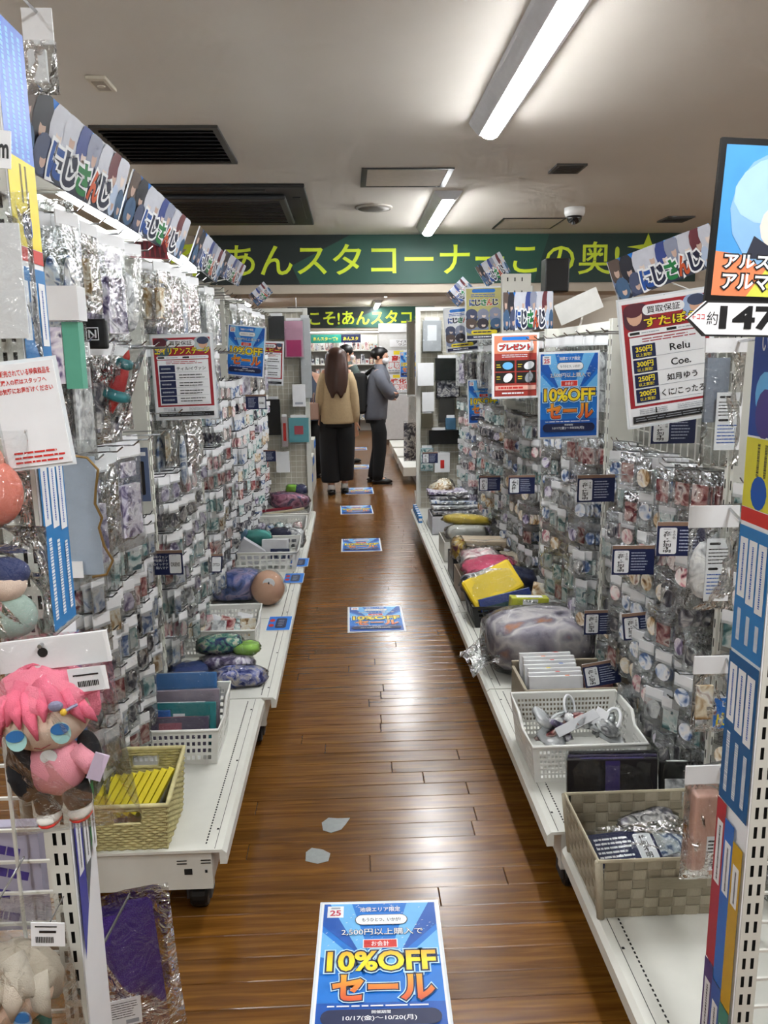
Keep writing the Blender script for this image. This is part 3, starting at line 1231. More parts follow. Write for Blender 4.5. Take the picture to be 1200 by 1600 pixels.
# navy name cards on hooks
def navy_card(px, py, depth, lab, kind='女性・性別不明', names=None, yaw=0, roll=0, flip=False, w_=.118, h_=.084, topc=None):
    c = at(px, py, 'y', depth)
    p = Print(w_, h_, .002)
    p.rect(0, 0, 1, .12, topc or BRN)
    p.rect(0, .12, 1, 1, NAVY)
    a, b_ = (.05, .40) if not flip else (.62, .95)
    p.rr(a, .17, b_, .94, PAPER, .12)
    p.lines(a + .08, .19, b_ - .08, .24, 1, GREYP, 2)
    if kind.isascii():
        p.text(kind, a + .04, .5, b_ - .04, .66, INK, .02)
    else:
        p.text(kind, a + .08, .27, a + .24, .90, INK, .02, vert=True)
        p.text('その他', a + .26, .26, a + .32, .50, INK, .01, vert=True)
    x0, x1 = (.45, .95) if not flip else (.12, .58)
    if names:
        for k, nm in enumerate(names):
            p.text(nm, x1 - .085 * len(nm), .20 + .15 * k, x1, .32 + .15 * k, PAPER, .01)
    else:
        p.lines(x0, .2, x1 - .08, .88, 7, mat('card_text', '#aab2c8', .5), int(px), .38)
    ez = Vector((math.sin(yaw), -math.cos(yaw), 0))
    ex = Vector((math.cos(yaw), math.sin(yaw), 0))
    M = Matrix((ex, Vector((0, 0, 1)), ez)).transposed().to_4x4() @ Matrix.Rotation(roll, 4, 'Z')
    M.translation = c
    o = p.sheet('name_card', M, CARD, .002, lab, 'sign card', 'navy name cards on the hooks')
    side = WALLX['L'] if c.x < 0 else WALLX['R']
    rod(o, M @ Vector((0, h_ / 2 - .004, -.002)), (side, c.y + .02, c.z + h_ / 2), .0022, CHROME, 'hook')
    return o


navy_card(931, 763, 2.33, 'navy card with white panel, topmost on right hooks near the post', yaw=.05)
navy_card(1065, 842, 1.80, 'navy card with white panel directly left of the wrapped figure bag', yaw=-.1)
navy_card(989, 875, 2.10, 'navy card with white panel in the middle of the right hooks', yaw=-.05)
navy_card(940, 972, 2.45, 'navy card with white panel above the big wrapped pillow', yaw=0)
navy_card(1004, 977, 2.20, 'navy card tilted upward beside pink badges on the right', yaw=-.1, roll=.12)
navy_card(940, 1052, 2.42, 'navy card tilted upward over the fabric box of white booklets', yaw=-.1, roll=.2)
navy_card(1052, 668, 2.02, 'navy card peeking out under the tilted red price poster')
navy_card(815, 757, 3.4, 'navy card without panel farther along the right gondola', kind='女性')
navy_card(765, 755, 4.2, 'small navy card far along the right gondola')
navy_card(258, 879, 2.55, 'navy card with four white names above the left hooks', 'ORIENS', ['赤城ウェン', '宇佐美リト', '佐伯イッテツ', '緋八マナ'], yaw=.0, flip=True)
navy_card(326, 880, 3.35, 'tilted navy card with four white names on the left, farther one', 'DYTICA', ['伊波ライ', '小柳ロウ', '星導ショウ', '叢雲カゲツ'], yaw=.35, roll=-.1, flip=True)
navy_card(400, 628, 4.6, 'navy card near the left blue poster under its lower edge', 'ROF-MAO', flip=True)
navy_card(418, 712, 5.6, 'navy card low on the left near the end panel', 'ROF-MAO')
navy_card(672, 715, 5.9, 'navy card hanging on the right end panel grid')

# laid blue flyers on the left shelf edge
for (x, y), lab in [((-.345, 3.5), 'blue flyer with red shapes lying on the left shelf edge'), ((-.33, 4.27), 'blue flyer lying beside the peach plush on the left shelf'), ((-.32, 4.62), 'small blue flyer beside the white crate on the left shelf')]:
    p = Print(.11, .2)
    p.rect(.02, .02, .98, .98, BLUEP)
    p.rr(.35, .15, .8, .85, NAVY, .3)
    p.oval(.18, .3, .12, .1, BRED)
    p.oval(.18, .65, .12, .1, BRED)
    p.lines(.45, .25, .7, .75, 4, GREYP, 3)
    p.sheet('shelf_flyer', tr(x, y, .2022), PAPER, .001, lab, 'flyer', 'blue flyers on the left shelf')
# ================================================================== shelving
LEDM = mat('led_tube_light', '#f4faff', emit=LEDP)
BACKP = mat('back_panel_grey', '#a9a89f', .6, var=.04, vs=6)
ORD = ['first', 'second', 'third', 'fourth', 'fifth', 'sixth', 'seventh', 'eighth', 'ninth', 'tenth', 'eleventh', 'twelfth', 'thirteenth', 'fourteenth', 'fifteenth']
OUT = ['outermost', 'second from outside', 'third from outside', 'fourth from outside', 'fifth from outside', 'sixth from outside', 'innermost']


def kid(mb, name, m, root, **k):
    return mb.build(name, m, root, loc=-root.location, **k)


def wire_panel(mb, a0, a1, z0, z1, pos, axis, step=.05, r=.0016):
    """grid of wires in the plane axis = pos; a runs along the other horizontal axis"""
    n = max(1, round((a1 - a0) / step))
    for i in range(n + 1):
        a = a0 + (a1 - a0) * i / n
        c = (pos, a) if axis == 'x' else (a, pos)
        mb.box((c[0], c[1], (z0 + z1) / 2), (2 * r, 2 * r, z1 - z0))
    n = max(1, round((z1 - z0) / step))
    for i in range(n + 1):
        z = z0 + (z1 - z0) * i / n
        if axis == 'x':
            mb.box((pos + 2 * r, (a0 + a1) / 2, z), (2 * r, a1 - a0, 2 * r))
        else:
            mb.box(((a0 + a1) / 2, pos + 2 * r, z), (a1 - a0, 2 * r, 2 * r))


def caster(root, x, y, zt):
    b = MB()
    Mx = tr(x, y, .034) @ Matrix.Rotation(PI / 2, 4, 'Y')
    b.lathe([(.010, -.022), (.030, -.022), (.034, -.016), (.034, .016), (.030, .022), (.010, .022)], 20, M=Mx)
    c = kid(b, 'caster', BLACK, root)
    k = MB()
    k.b2(x - .032, x - .025, y - .02, y + .03, .03, zt)
    k.b2(x + .025, x + .032, y - .02, y + .03, .03, zt)
    k.b2(x - .032, x + .032, y - .025, y + .035, zt - .012, zt)
    o = k.build('caster_fork', mat('caster_grey', '#3a3a3b', .5), c)


def post(b, x, y, z0, z1, s, pr=.09):
    """slotted upright, channel open to the aisle"""
    xa, xc = sorted((x - s * .02, x + s * pr))
    b.b2(xa, xc, y - .021, y - .007, z0, z1)
    b.b2(xa, xc, y + .007, y + .021, z0, z1)
    xa, xc = sorted((x - s * .02, x + s * (pr - .01)))
    b.b2(xa, xc, y - .007, y + .007, z0, z1)


def gondola(side, k, y0, y1, xf, ztop, zs, label, led=True, cast=True, rows=()):
    xb = WALLX[side]
    s = 1 if side == 'L' else -1
    root = empty('gondola_bay', (xb, y0, 0), label, 'shelving', 'white wheeled gondola bays with wire grid backs')
    X = lambda d: xf - s * d                         # d inward from the shelf front
    D = abs(xf - xb) + .01
    b = MB()
    b.b2(min(xb - s * .075, xb - s * .068), max(xb - s * .075, xb - s * .068), y0, y1, .12, ztop)
    kid(b, 'back_panel', BACKP, root)
    b = MB()
    wire_panel(b, y0 + .03, y1 - .03, zs + .1, ztop - .02, xb - s * .01, 'x')
    kid(b, 'wire_grid', WIREW, root, kind='stuff')
    b = MB()
    post(b, xb - s * .015, y0, .1, ztop, s)
    kid(b, 'upright_post', SHELFW, root)
    b = MB()
    z = zs + .1
    while z < ztop - .03:
        for dy in (-.0145, .0145):
            b.box((xb + s * .0753, y0 + dy, z), (.0012, .0035, .022))
        z += .05
    kid(b, 'post_slots', DARK, root, kind='stuff')
    # pressed steel base shelf
    pr = [(0, zs - .04), (0, zs - .010), (.011, zs), (D, zs), (D, zs - .006), (.018, zs - .008), (.018, zs - .04)]
    n = len(pr)
    ya, yb = y0 + .003, y1 - .003
    vs = [(X(d), ya, z) for d, z in pr] + [(X(d), yb, z) for d, z in pr]
    b = MB()
    fs = [(i, n + i, n + (i + 1) % n, (i + 1) % n) for i in range(n)]
    fs += [(0, 1, 2, 5, 6), (2, 3, 4, 5), (n, n + 6, n + 5, n + 2, n + 1), (n + 2, n + 5, n + 4, n + 3)]
    b.add(vs, fs)
    sh = kid(b, 'base_shelf', SHELFW, root)
    b = MB()
    yy = ya + .03
    while yy < yb - .02:
        b.box((X(.055), yy, zs + .0003), (.0035, .0065, .0008))
        yy += .0125
    for q in (.1, .5, .9):
        b.box((X(.035), ya + (yb - ya) * q, zs + .0003), (.006, .006, .0008))
    b.box((X(.03), (ya + yb) / 2, zs + .0002), (.0012, yb - ya - .01, .0006))
    b.build('perforations', DARK, sh, kind='stuff')
    # base frame and wheels
    b = MB()
    b.b2(min(X(.04), xb), max(X(.04), xb), y0 + .012, y0 + .035, .085, zs - .012)
    b.b2(min(X(.04), xb), max(X(.04), xb), y1 - .035, y1 - .012, .085, zs - .012)
    b.b2(min(X(.04), X(.055)), max(X(.04), X(.055)), y0 + .035, y1 - .035, .10, zs - .012)
    kid(b, 'base_frame', SHELFW, root)
    if cast:
        caster(root, X(.085), y0 + .07, .085)
    b = MB()
    b.b2(min(xb - s * .03, xb + s * .02), max(xb - s * .03, xb + s * .02), y0, y1, ztop - .03, ztop)
    kid(b, 'top_rail', SHELFW, root)
    if led:
        b = MB()
        b.tube([(xb + s * .10, y0 + .1, ztop - .01), (xb + s * .10, (y0 + y1) / 2, ztop - .01), (xb + s * .10, y1 - .1, ztop - .01)], .013, 10)
        l = kid(b, 'led_tube', LEDM, root, smooth=True)
        b = MB()
        for yy in (y0 + .09, y1 - .09):
            b.b2(min(xb, xb + s * .115), max(xb, xb + s * .115), yy - .008, yy + .008, ztop - .028, ztop + .006)
        b.b2(min(xb + s * .085, xb + s * .115), max(xb + s * .085, xb + s * .115), y0 + .1, y1 - .1, ztop + .004, ztop + .012)
        b.build('led_bracket', SHELFW, l)
    return root


LB = ['first left bay', 'second left bay', 'third left bay', 'fourth left bay', 'farthest left bay']
RB = ['first right bay', 'second right bay', 'third right bay', 'fourth right bay', 'farthest right bay']
LY = [1.78 + .9 * k for k in range(6)]
RY = [1.80 + .9 * k for k in range(6)]
LFRONT = [-.33, -.288, -.288, -.288, -.288]
gon = {}
for k in range(5):
    gon['L', k] = gondola('L', k, LY[k], LY[k + 1], LFRONT[k], 1.80, .2, ['white gondola bay holding the wicker basket, nearest on the left', 'white left gondola bay behind the blue wrapped towels', 'white left gondola bay with the peach round plush', 'white left gondola bay holding the crate of boxes', 'white left gondola bay next to the end panel'][k], led=k < 2)
    gon['R', k] = gondola('R', k, RY[k], RY[k + 1], .4876, 1.53 if k < 3 else 1.80, .2, led=False, label=['white right gondola bay holding the white perforated basket', 'white right gondola bay under the big wrapped pillow', 'white right gondola bay holding the black crate', 'white right gondola bay with brown boxes of goods', 'white right gondola bay next to the end panel'][k])
gon['R', -1] = gondola('R', -1, 1.07, 1.79, .522, 1.53, .17, 'lower white right gondola bay under the woven strap basket', led=False, cast=False)
# name print on the near left base end
b = MB()
g0 = gon['L', 0]
xe = -.33
for q in [(xe - .10, .02, .135), (xe - .055, .006, .135)]:
    b.box((q[0], 1.7915, q[2]), (q[1], .0012, .016 if q[1] > .01 else .008))
for dx in (.055, .115):
    for dz in (.158, .166):
        b.box((xe - dx, 1.7915, dz), (.025, .0012, .0025))
kid(b, 'bracket_slots', DARK, g0, kind='stuff')

# ------------------------------------------------------------------ hooks and packets
HOOKL = .135


def row_heights(side, k):
    if side == 'L':
        top = [.93, 1.05, 1.32, 1.32, 1.32][k]
    else:
        top = 1.13
    z0 = .40 if side == 'L' else .385
    st = .10 if side == 'L' else .104
    out = []
    while z0 <= top:
        out.append(z0)
        z0 += st
    return out


def packet_parts(w, shape, rnd):
    """header, bag, content builders in local space: X along the rail, Z up, hang point at 0"""
    h = MB()
    h.box((0, 0, -.017), (w, .003, .033))
    g = MB()
    g.box((0, 0, -.064), (w * 1.08, .004, .076))
    c = MB()
    if shape == 0:
        c.box((0, 0, -.062), (w * .8, .003, .058))
    elif shape == 1:
        c.lathe([(w * .44, -.0025), (w * .44, .001), (w * .36, .003)], 14, M=tr(0, 0, -.06) @ Matrix.Rotation(PI / 2, 4, 'X'))
    else:
        pts = []
        for q in range(9):
            a = 2 * PI * q / 9
            r = rnd.uniform(.75, 1.1)
            pts.append((w * .40 * r * math.cos(a), .030 * r * math.sin(a)))
        c.slab(pts, -.0015, .0015, M=tr(0, 0, -.062) @ Matrix.Rotation(PI / 2, 4, 'X'))
    return h, g, c


rk = random.Random(21)
PROTO = {'L': [], 'R': []}
for side in 'LR':
    for v in range(12):
        if side == 'L':
            shape, w = [0, 2, 2, 0][v % 4], [.046, .05, .054][v % 3]
        else:
            shape, w = [1, 1, 2, 0][v % 4], [.056, .06, .052][v % 3]
        h, g, c = packet_parts(w, shape, rk)
        am = ARTS[v % 8]
        PROTO[side].append((h.mesh('header_card', CARD if side == 'L' or v % 3 == 0 else FILMH), g.mesh('clear_bag', FILMS), c.mesh('charm' if side == 'L' else 'badge', am), h, g, c, v % 8))

cand = {'L': [], 'R': []}
hookmb = {}
for side in 'LR':
    xb = WALLX[side]
    s = 1 if side == 'L' else -1
    bays = list(range(5)) + ([-1] if side == 'R' else [])
    for k in bays:
        y0 = LY[k] if side == 'L' else (RY[k] if k >= 0 else 1.36)
        y1 = y0 + (.9 if k >= 0 else .42)
        mb = MB()
        for ri, z in enumerate(row_heights(side, max(k, 0))):
            n = int((y1 - y0 - .08) / (.068 if side == 'L' else .074))
            bias = rk.randrange(12)
            run = rk.randrange(12)
            for i in range(n):
                yy = y0 + .075 + (y1 - y0 - .13) * i / max(1, n - 1) + rk.uniform(-.006, .006)
                zz = z + rk.uniform(-.008, .008)
                L = HOOKL + rk.uniform(-.03, .015)
                if y1 - yy < .26:
                    L *= .62
                tip = xb + s * L
                mb.tube([(xb, yy, zz), (xb + s * L * .9, yy, zz + .006), (tip, yy, zz + .018)], .0019, 4)
                if rk.random() < .035:
                    continue
                if rk.random() < .3:
                    run = rk.randrange(12)
                npk = rk.randint(4, 7)
                for j in range(npk):
                    d = .022 + (L - .035) * j / max(1, npk - 1) * (1 if npk > 4 else rk.uniform(.75, 1))
                    p = Vector((xb + s * d, yy + rk.uniform(-.003, .003), zz + .004 * d / L))
                    v = run if rk.random() < .75 else rk.randrange(12)
                    cand[side].append((p, rk.gauss(0, .13) + (-.5 if side == 'L' else .42), v, k, ri, npk - 1 - j, i))
        hk = kid(mb, 'display_hooks', DCHROME if side == 'L' else CHROME, gon[side, k], kind='stuff')

for side in 'LR':
    xs = cand[side]
    xs.sort(key=lambda q: (q[0] - CAMP).length * (1 + .10 * q[5]) + (0 if q[5] < 3 else 2) + (9 if side == 'R' and q[3] < 0 else 0))
    rest = MB()
    mats = [CARD, FILMS, FILMH] + ARTS
    for n, (p, yaw, v, k, ri, depth, hi) in enumerate(xs):
        h, g, c, hb, gb, cb, am = PROTO[side][v]
        M = tr(*p) @ rotz(PI / 2 + yaw)
        if n < 290:
            nm = 'charm_packet' if side == 'L' else 'badge_packet'
            o = link(nm, g, M=M)
            bn = (LB if side == 'L' else RB)[k] if k >= 0 else 'short right bay'
            what = 'charm' if side == 'L' else 'badge'
            lab = f'{what} packet, {OUT[depth]}, {ORD[hi]} hook from viewer, {ORD[ri]} row up, {bn}'
            T(o, lab, 'packet', f'{nm.replace("_", " ")}s in the {ORD[ri]} row of the {bn}')
            link('header_card', h, o)
            link('charm' if side == 'L' else 'badge', c, o)
        else:
            rest.add(hb.v, hb.f, 0 if side == 'L' or v % 3 == 0 else 2, M)
            rest.add(cb.v, cb.f, 3 + am, M)
            if depth == 0 and p.y < 4.2:
                rest.add(gb.v, gb.f, 1, M)
    rest.build('hanging_packets', mats, label='dense rows of small clear packets hanging on the ' + ('left' if side == 'L' else 'right') + ' gondola hooks', cat='packets', kind='stuff')


# ------------------------------------------------------------------ bigger hanging bags
def pillow(w, h, t, seed, nu=10, nv=12, crease=.35):
    """crinkled closed bag, hang edge at the top (z = 0)"""
    r = random.Random(seed)
    ph = [r.uniform(0, 6) for _ in range(6)]
    b = MB()
    for sg in (-1, 1):
        def fn(u, v, sg=sg):
            q = (math.sin(PI * u) ** .6) * (math.sin(PI * (v * .96 + .04)) ** .6)
            wv = 1 + crease * (math.sin(9 * u + ph[0] + 5 * v) * .4 + math.sin(14 * v + ph[1] - 6 * u) * .4 + math.sin(21 * (u - v) + ph[2]) * .3)
            return ((u - .5) * w * (1 - .04 * math.sin(PI * v)), sg * (.0015 + t / 2 * q * wv), -h * v)
        b.surf(fn, nu, nv)
    return b


BAGS = []
for v in range(10):
    w_, h_ = [(.10, .25), (.12, .22), (.085, .28), (.11, .19), (.13, .26), (.095, .21), (.12, .28), (.09, .18), (.105, .24), (.115, .2)][v]
    bag = pillow(w_, h_, .03, v, 7, 9).mesh('clear_bag', FILM2 if v % 2 else FILM, True)
    hd = MB()
    hd.box((0, 0, .012), (w_, .003, .034))
    ins = MB()
    if v % 3 == 0:
        ins.box((0, 0, -h_ * .5), (w_ * .8, .006, h_ * .78))
    elif v % 3 == 1:
        ins.box((0, 0, -h_ * .58), (w_ * .66, .018, h_ * .55))
        ins.box((0, -.004, -h_ * .14), (w_ * .5, .004, h_ * .16))
    else:
        ins.ell((0, 0, -h_ * .55), (w_ * .34, .013, h_ * .34), 10, 7)
    BAGS.append((w_, h_, bag, hd.mesh('header_card', CARD), ins.mesh('insert', [ARTS[6], ARTS[2], ARTS[0], ARTS[6], ARTS[5], ARTS[3], ARTS[6], ARTS[4], ARTS[6], ARTS[1]][v])))


def hang_bag(p, yaw, v, label, group, name='goods_bag'):
    w_, h_, bag, hd, ins = BAGS[v]
    o = link(name, bag, M=tr(*p) @ rotz(PI / 2 + yaw))
    T(o, label, 'bag', group)
    link('header_card', hd, o)
    link('insert', ins, o)
    return o


zones = [('L', k, z, sp) for k in range(5) for z, sp in ((1.70, .125), (1.42, .12))] + [('L', 0, 1.15, .12), ('L', 1, 1.20, .12)]
zones += [('R', k, 1.45, .125) for k in range(5)] + [('R', 3, 1.71, .13), ('R', 4, 1.71, .13)]
for side, k, z, sp in zones:
    xb = WALLX[side]
    s = 1 if side == 'L' else -1
    y0 = (LY if side == 'L' else RY)[k]
    n = int(.82 / sp)
    bn = (LB if side == 'L' else RB)[k]
    lv = 'top' if z > 1.6 else ('upper' if z > 1.3 else 'middle')
    if side == 'R' and z < 1.6:
        lv = 'upper'
    mb = MB()
    for i in range(n):
        yy = y0 + .07 + .78 * i / (n - 1)
        mb.tube([(xb, yy, z + .026), (xb + s * .16, yy, z + .03), (xb + s * .175, yy, z + .042)], .0022, 4)
        v = rk.randrange(10)
        for jd, d in enumerate((.135, .09, .05)):
            if d < .09 and k > 2:
                continue
            if (y0 + .9 - yy < .30 and d > .08) or (y0 + .9 - yy < .12):
                continue
            if side == 'L' and z < 1.6 and 2.2 < yy < 2.9 and d > .06:
                continue
            if side == 'L' and 3.7 < yy < 4.6 and d > .06:
                continue
            if side == 'R' and yy < 2.9 and d > .06:
                continue
            if side == 'R' and yy < 2.1:
                continue
            hang_bag((xb + s * d, yy + rk.uniform(-.01, .01), z), rk.gauss(0, .18) + (-.25 if side == 'L' else .25), v if rk.random() < .7 else rk.randrange(10),
                     f'{["outer", "middle", "inner"][jd]} clear goods bag, {ORD[i]} hook from viewer, {lv} row, {bn}', f'goods bags, {lv} row, {bn}')
    kid(mb, 'display_hooks', CHROME, gon[side, k], kind='stuff')

# ------------------------------------------------------------------ end panels across the gondola ends
def end_panel(x0, x1, y, label):
    e = empty('grid_partition', ((x0 + x1) / 2, y, 0), label, 'grid panel', None)
    b = MB()
    wire_panel(b, x0 + .02, x1 - .02, .14, 1.78, y, 'y', .045, .0018)
    kid(b, 'wire_grid', WIREW, e, kind='stuff')
    for x in (x0, x1):
        b = MB()
        b.b2(x - .018, x + .018, y - .018, y + .018, 0, 1.81)
        kid(b, 'upright_post', SHELFW, e)
    b = MB()
    b.b2(x0, x1, y - .012, y + .012, 1.78, 1.81)
    kid(b, 'top_rail', SHELFW, e)
    b = MB()
    b.b2(x0, x1, y + .02, y + .03, .14, 1.78)
    kid(b, 'backing', mat('panel_back', '#c9c4b4', .6, var=.05), e)
    return e


end_panel(-.77, -.335, 6.40, 'white wire grid end panel closing the left gondola')
end_panel(.56, .97, 6.40, 'white wire grid end panel closing the right gondola')


def flat_good(px, py, wpx, hpx, y, m, label, name='wrapped_card', cat='package', th=.012, face=None):
    """flat package hung on an end panel, facing the viewer"""
    c = at(px, py, 'y', y)
    w_, h_ = wpx / FPX * y, hpx / FPX * y
    b = MB()
    b.box((0, 0, 0), (w_, th, h_))
    o = b.build(name, m, loc=(c.x, y, c.z), label=label, cat=cat)
    bevel(o, .002)
    if face:
        b = MB()
        b.box((0, -th / 2 - .0008, face[1] * h_), (w_ * face[2], .001, h_ * face[3]))
        b.build('face_print', face[0], o)
    if m is not CARD:
        MB().box((0, -.001, -.004), (w_ * 1.1, th + .008, h_ * 1.08)).build('clear_wrap', FILM, o)
        MB().box((0, 0, h_ / 2 + .012), (w_ * .8, .003, .022)).build('header_card', CARD, o)
    b = MB()
    b.tube([(0, th / 2, h_ / 2 - .005), (0, th / 2 + max(.01, 6.395 - y) * .5, h_ / 2), (0, th / 2 + max(.01, 6.395 - y), h_ / 2)], .002, 5)
    b.build('hook', CHROME, o)
    return o


flat_good(459, 530, 28, 54, 6.3, mat('pink_pack', '#d9a7bd', .3), 'pink doll package hanging high on the left end panel', face=(mat('pink_hot', '#c9427e', .4), -.25, .8, .45))
flat_good(432, 512, 24, 34, 6.3, mat('grey_pack', '#4a4b4d', .3), 'dark grey pouch hanging high on the left end panel')
flat_good(467, 672, 31, 38, 6.3, mat('teal_pack', '#6fb4bd', .3), 'light blue card package with red badge, left end panel', face=(mat('badge_red', '#c25560', .4), 0, .45, .35))
flat_good(445, 675, 9, 46, 6.28, mat('stick_white', '#c9b9b9', .3), 'slim stick package beside the light blue card, left end panel', face=(BRED, 0, .5, .6))
flat_good(467, 618, 20, 34, 6.3, CARD, 'white boxed package in the middle of the left end panel', face=(GREYP, -.35, .6, .1))
flat_good(442, 722, 21, 33, 6.3, CARD, 'plain white header package low on the left end panel')
flat_good(427, 652, 22, 55, 6.3, BLACK, 'black pouch hanging on the left end panel beside the hook rows')
flat_good(478, 560, 16, 120, 6.33, mat('long_white_box', '#d2d4d6', .4), 'tall narrow white box leaning on the left end panel post')
flat_good(675, 525, 28, 46, 6.3, mat('lightstick_box', '#b9bcc0', .25), 'grey package with white light stick, right end panel', face=(PAPER, .1, .5, .5))
flat_good(665, 585, 25, 35, 6.3, CARD, 'white square board hanging on the right end panel')
flat_good(699, 577, 38, 34, 6.28, mat('black_pack', '#1c201e', .25), 'black wrapped package hanging on the right end panel')
flat_good(700, 606, 37, 32, 6.3, mat('darkred_pack', '#2d2629', .25), 'dark landscape print package on the right end panel', face=(ARTS[2], 0, .9, .85))
flat_good(669, 628, 19, 30, 6.3, CARD, 'white tag package below the square board, right end panel')
flat_good(698, 640, 24, 40, 6.3, mat('smoke_pack', '#4b4a47', .25), 'dark grey clear package in the middle of the right end panel')
flat_good(667, 657, 17, 22, 6.3, mat('round_pack', '#6b6350', .3), 'small brown round badge package, right end panel')
flat_good(704, 662, 16, 18, 6.28, mat('blue_badge_pack', '#5b88a8', .3), 'small blue round badge package, right end panel')
flat_good(695, 683, 50, 22, 6.3, BLACK, 'wide black package low on the right end panel')
flat_good(667, 718, 20, 36, 6.3, mat('ice_pack', '#a9c3cb', .3), 'pale blue package low on the right end panel', face=(ARTS[3], 0, .9, .9))
flat_good(691, 722, 24, 33, 6.3, CARD, 'white package with red figure low on the right end panel', face=(BRED, -.1, .25, .4))

# white slotted header column and black box on the tall right bays
b = MB()
b.b2(.86, 1.02, 4.46, 4.50, 1.50, 1.86)
o = b.build('header_panel', SHELFW, label='white slotted header panel standing above the right gondola', cat='panel')
b = MB()
for z in (1.56, 1.66, 1.76, 1.83):
    for x in (.89, .93, .97):
        b.box((x, 4.4595, z), (.006, .0012, .02))
b.build('slots', DARK, o, kind='stuff')
c = at(866, 470, 'y', 5.0)
b = MB()
b.b2(-.075, .075, -.06, .06, 0, .20)
bevel(b.build('speaker_box', BLACK, loc=(c.x, 5.0, 1.80), label='black box speaker held on an arm above the right gondola', cat='speaker'), .008)
rod([q for q in COL.objects if q.name == 'speaker_box'][0], (c.x, 5.0, 1.805), (.97, 5.0, 1.785), .008, BLACK, 'support_arm')
# ================================================================== near end uprights with sticker strips
PZ0, PZ1 = .08, 1.86


def slot_upright(x0, x1, y, gx0, gx1, label):
    e = empty('end_upright', ((x0 + x1) / 2, y, 0), label, 'shelf upright')
    b = MB()
    n = int((PZ1 - PZ0) / .031)
    b.holes((x0, y, PZ0), (x1, y, PZ0), (x1, y, PZ1), (x0, y, PZ1), 2, n, .10, .002, .42, 0, None, .60)
    b.quad((x1, y, PZ0), (x1, y + .03, PZ0), (x1, y + .03, PZ1), (x1, y, PZ1))
    b.quad((x0, y, PZ0), (x0, y, PZ1), (x0, y + .03, PZ1), (x0, y + .03, PZ0))
    b.quad((x0, y, PZ1), (x1, y, PZ1), (x1, y + .03, PZ1), (x0, y + .03, PZ1))
    kid(b, 'slotted_post', SHELFW, e)
    b = MB()
    b.b2(x0 + .002, x1 - .002, y + .006, y + .029, PZ0, PZ1 - .003)
    kid(b, 'post_inner_shade', DARK, e)  # dark box standing in for the shade inside the hollow post
    b = MB()
    wire_panel(b, gx0, gx1, .1, 1.80, y + .025, 'y', .05, .002)
    kid(b, 'wire_grid', WIREW, e, kind='stuff')
    b = MB()
    b.b2((x0 + x1) / 2 - .03, (x0 + x1) / 2 + .03, y - .02, y + .10, 0, .08)
    kid(b, 'foot', SHELFW, e)
    return e


UL = slot_upright(-.430, -.399, 1.0, -1.0, -.435, 'white slotted upright with sticker strip at the left edge')
UR = slot_upright(.566, .597, 1.0, .602, 1.1, 'white slotted upright with blue sticker strip at the right edge')
SZ0, SZ1, SWD = .10, 1.80, .085
STEAL = mat('sticker_blue', '#2f7fc0', .4)
SDEEP = mat('sticker_deep', '#1f5f96', .4)


def zf(px, py, x):
    return (SZ1 - at(px, py, 'x', x).z) / (SZ1 - SZ0)


def columns(p, y0, y1, base, tops, seed, n=3):
    """three vertical text columns, the upper ones on white strips"""
    if base is not None:
        p.rect(0, y0, 1, y1, base)
    for k in range(n):
        a = .06 + k * .31
        mid = y0 + (y1 - y0) * (tops + .03 * k)
        if tops > 0:
            p.rect(a, y0 + .01, a + .25, mid, PAPER)
            p.vlines(a + .05, y0 + .015, a + .2, mid - .005, 1, BLUED, seed + k, .35)
        p.vlines(a + .02, mid + .01, a + .25, y1 - .01, 1, PAPER, seed + 5 + k, .5)


xl = -.3975
p = Print(SWD, SZ1 - SZ0, .002)
p.rect(0, 0, 1, 1, PAPER)
f = lambda px, py: zf(px, py, xl)
p.rect(0, 0, 1, f(30, 250), mat('strip_blue_art', '#3a6fd0', .4))
p.vlines(.1, .005, .9, f(30, 245), 4, BLUEL, 3, .4)
p.rect(0, f(35, 252), 1, f(45, 388), YEL)
p.vlines(.35, f(35, 260), .7, f(40, 320), 2, INK, 4, .4)
p.rr(.35, f(40, 335), .68, f(45, 375), BLUED, .3)
p.rect(0, f(45, 389), 1, f(45, 410), BRED)
columns(p, f(50, 420), f(60, 560), STEAL, .8, 7)
columns(p, f(80, 700), f(90, 985), STEAL, .40, 17)
p.rect(0, f(100, 1000), 1, f(110, 1180), SDEEP)
a, b_, c_ = f(120, 1250), f(125, 1420), f(130, 1500)
for k, m in enumerate([mat('strip_indigo', '#3d43a0', .4), mat('strip_grey', '#5d6468', .4), mat('strip_green', '#2f7d45', .4)]):
    p.poly([(k / 3, c_ - .04 * k), ((k + 1) / 3, c_ - .04 * (k + 1)), ((k + 1) / 3, a), (k / 3, a)], m)
    p.rect(k / 3 + .06, a + .01, k / 3 + .27, b_ - .03, PAPER)
    p.vlines(k / 3 + .1, a + .015, k / 3 + .24, b_ - .035, 1, INK, 60 + k, .35)
M = Matrix(((0, 0, 1, xl), (1, 0, 0, 1.0 + SWD / 2), (0, 1, 0, (SZ0 + SZ1) / 2), (0, 0, 0, 1)))
p.sheet('sticker_strip', M, PAPER, .002, parent=UL)

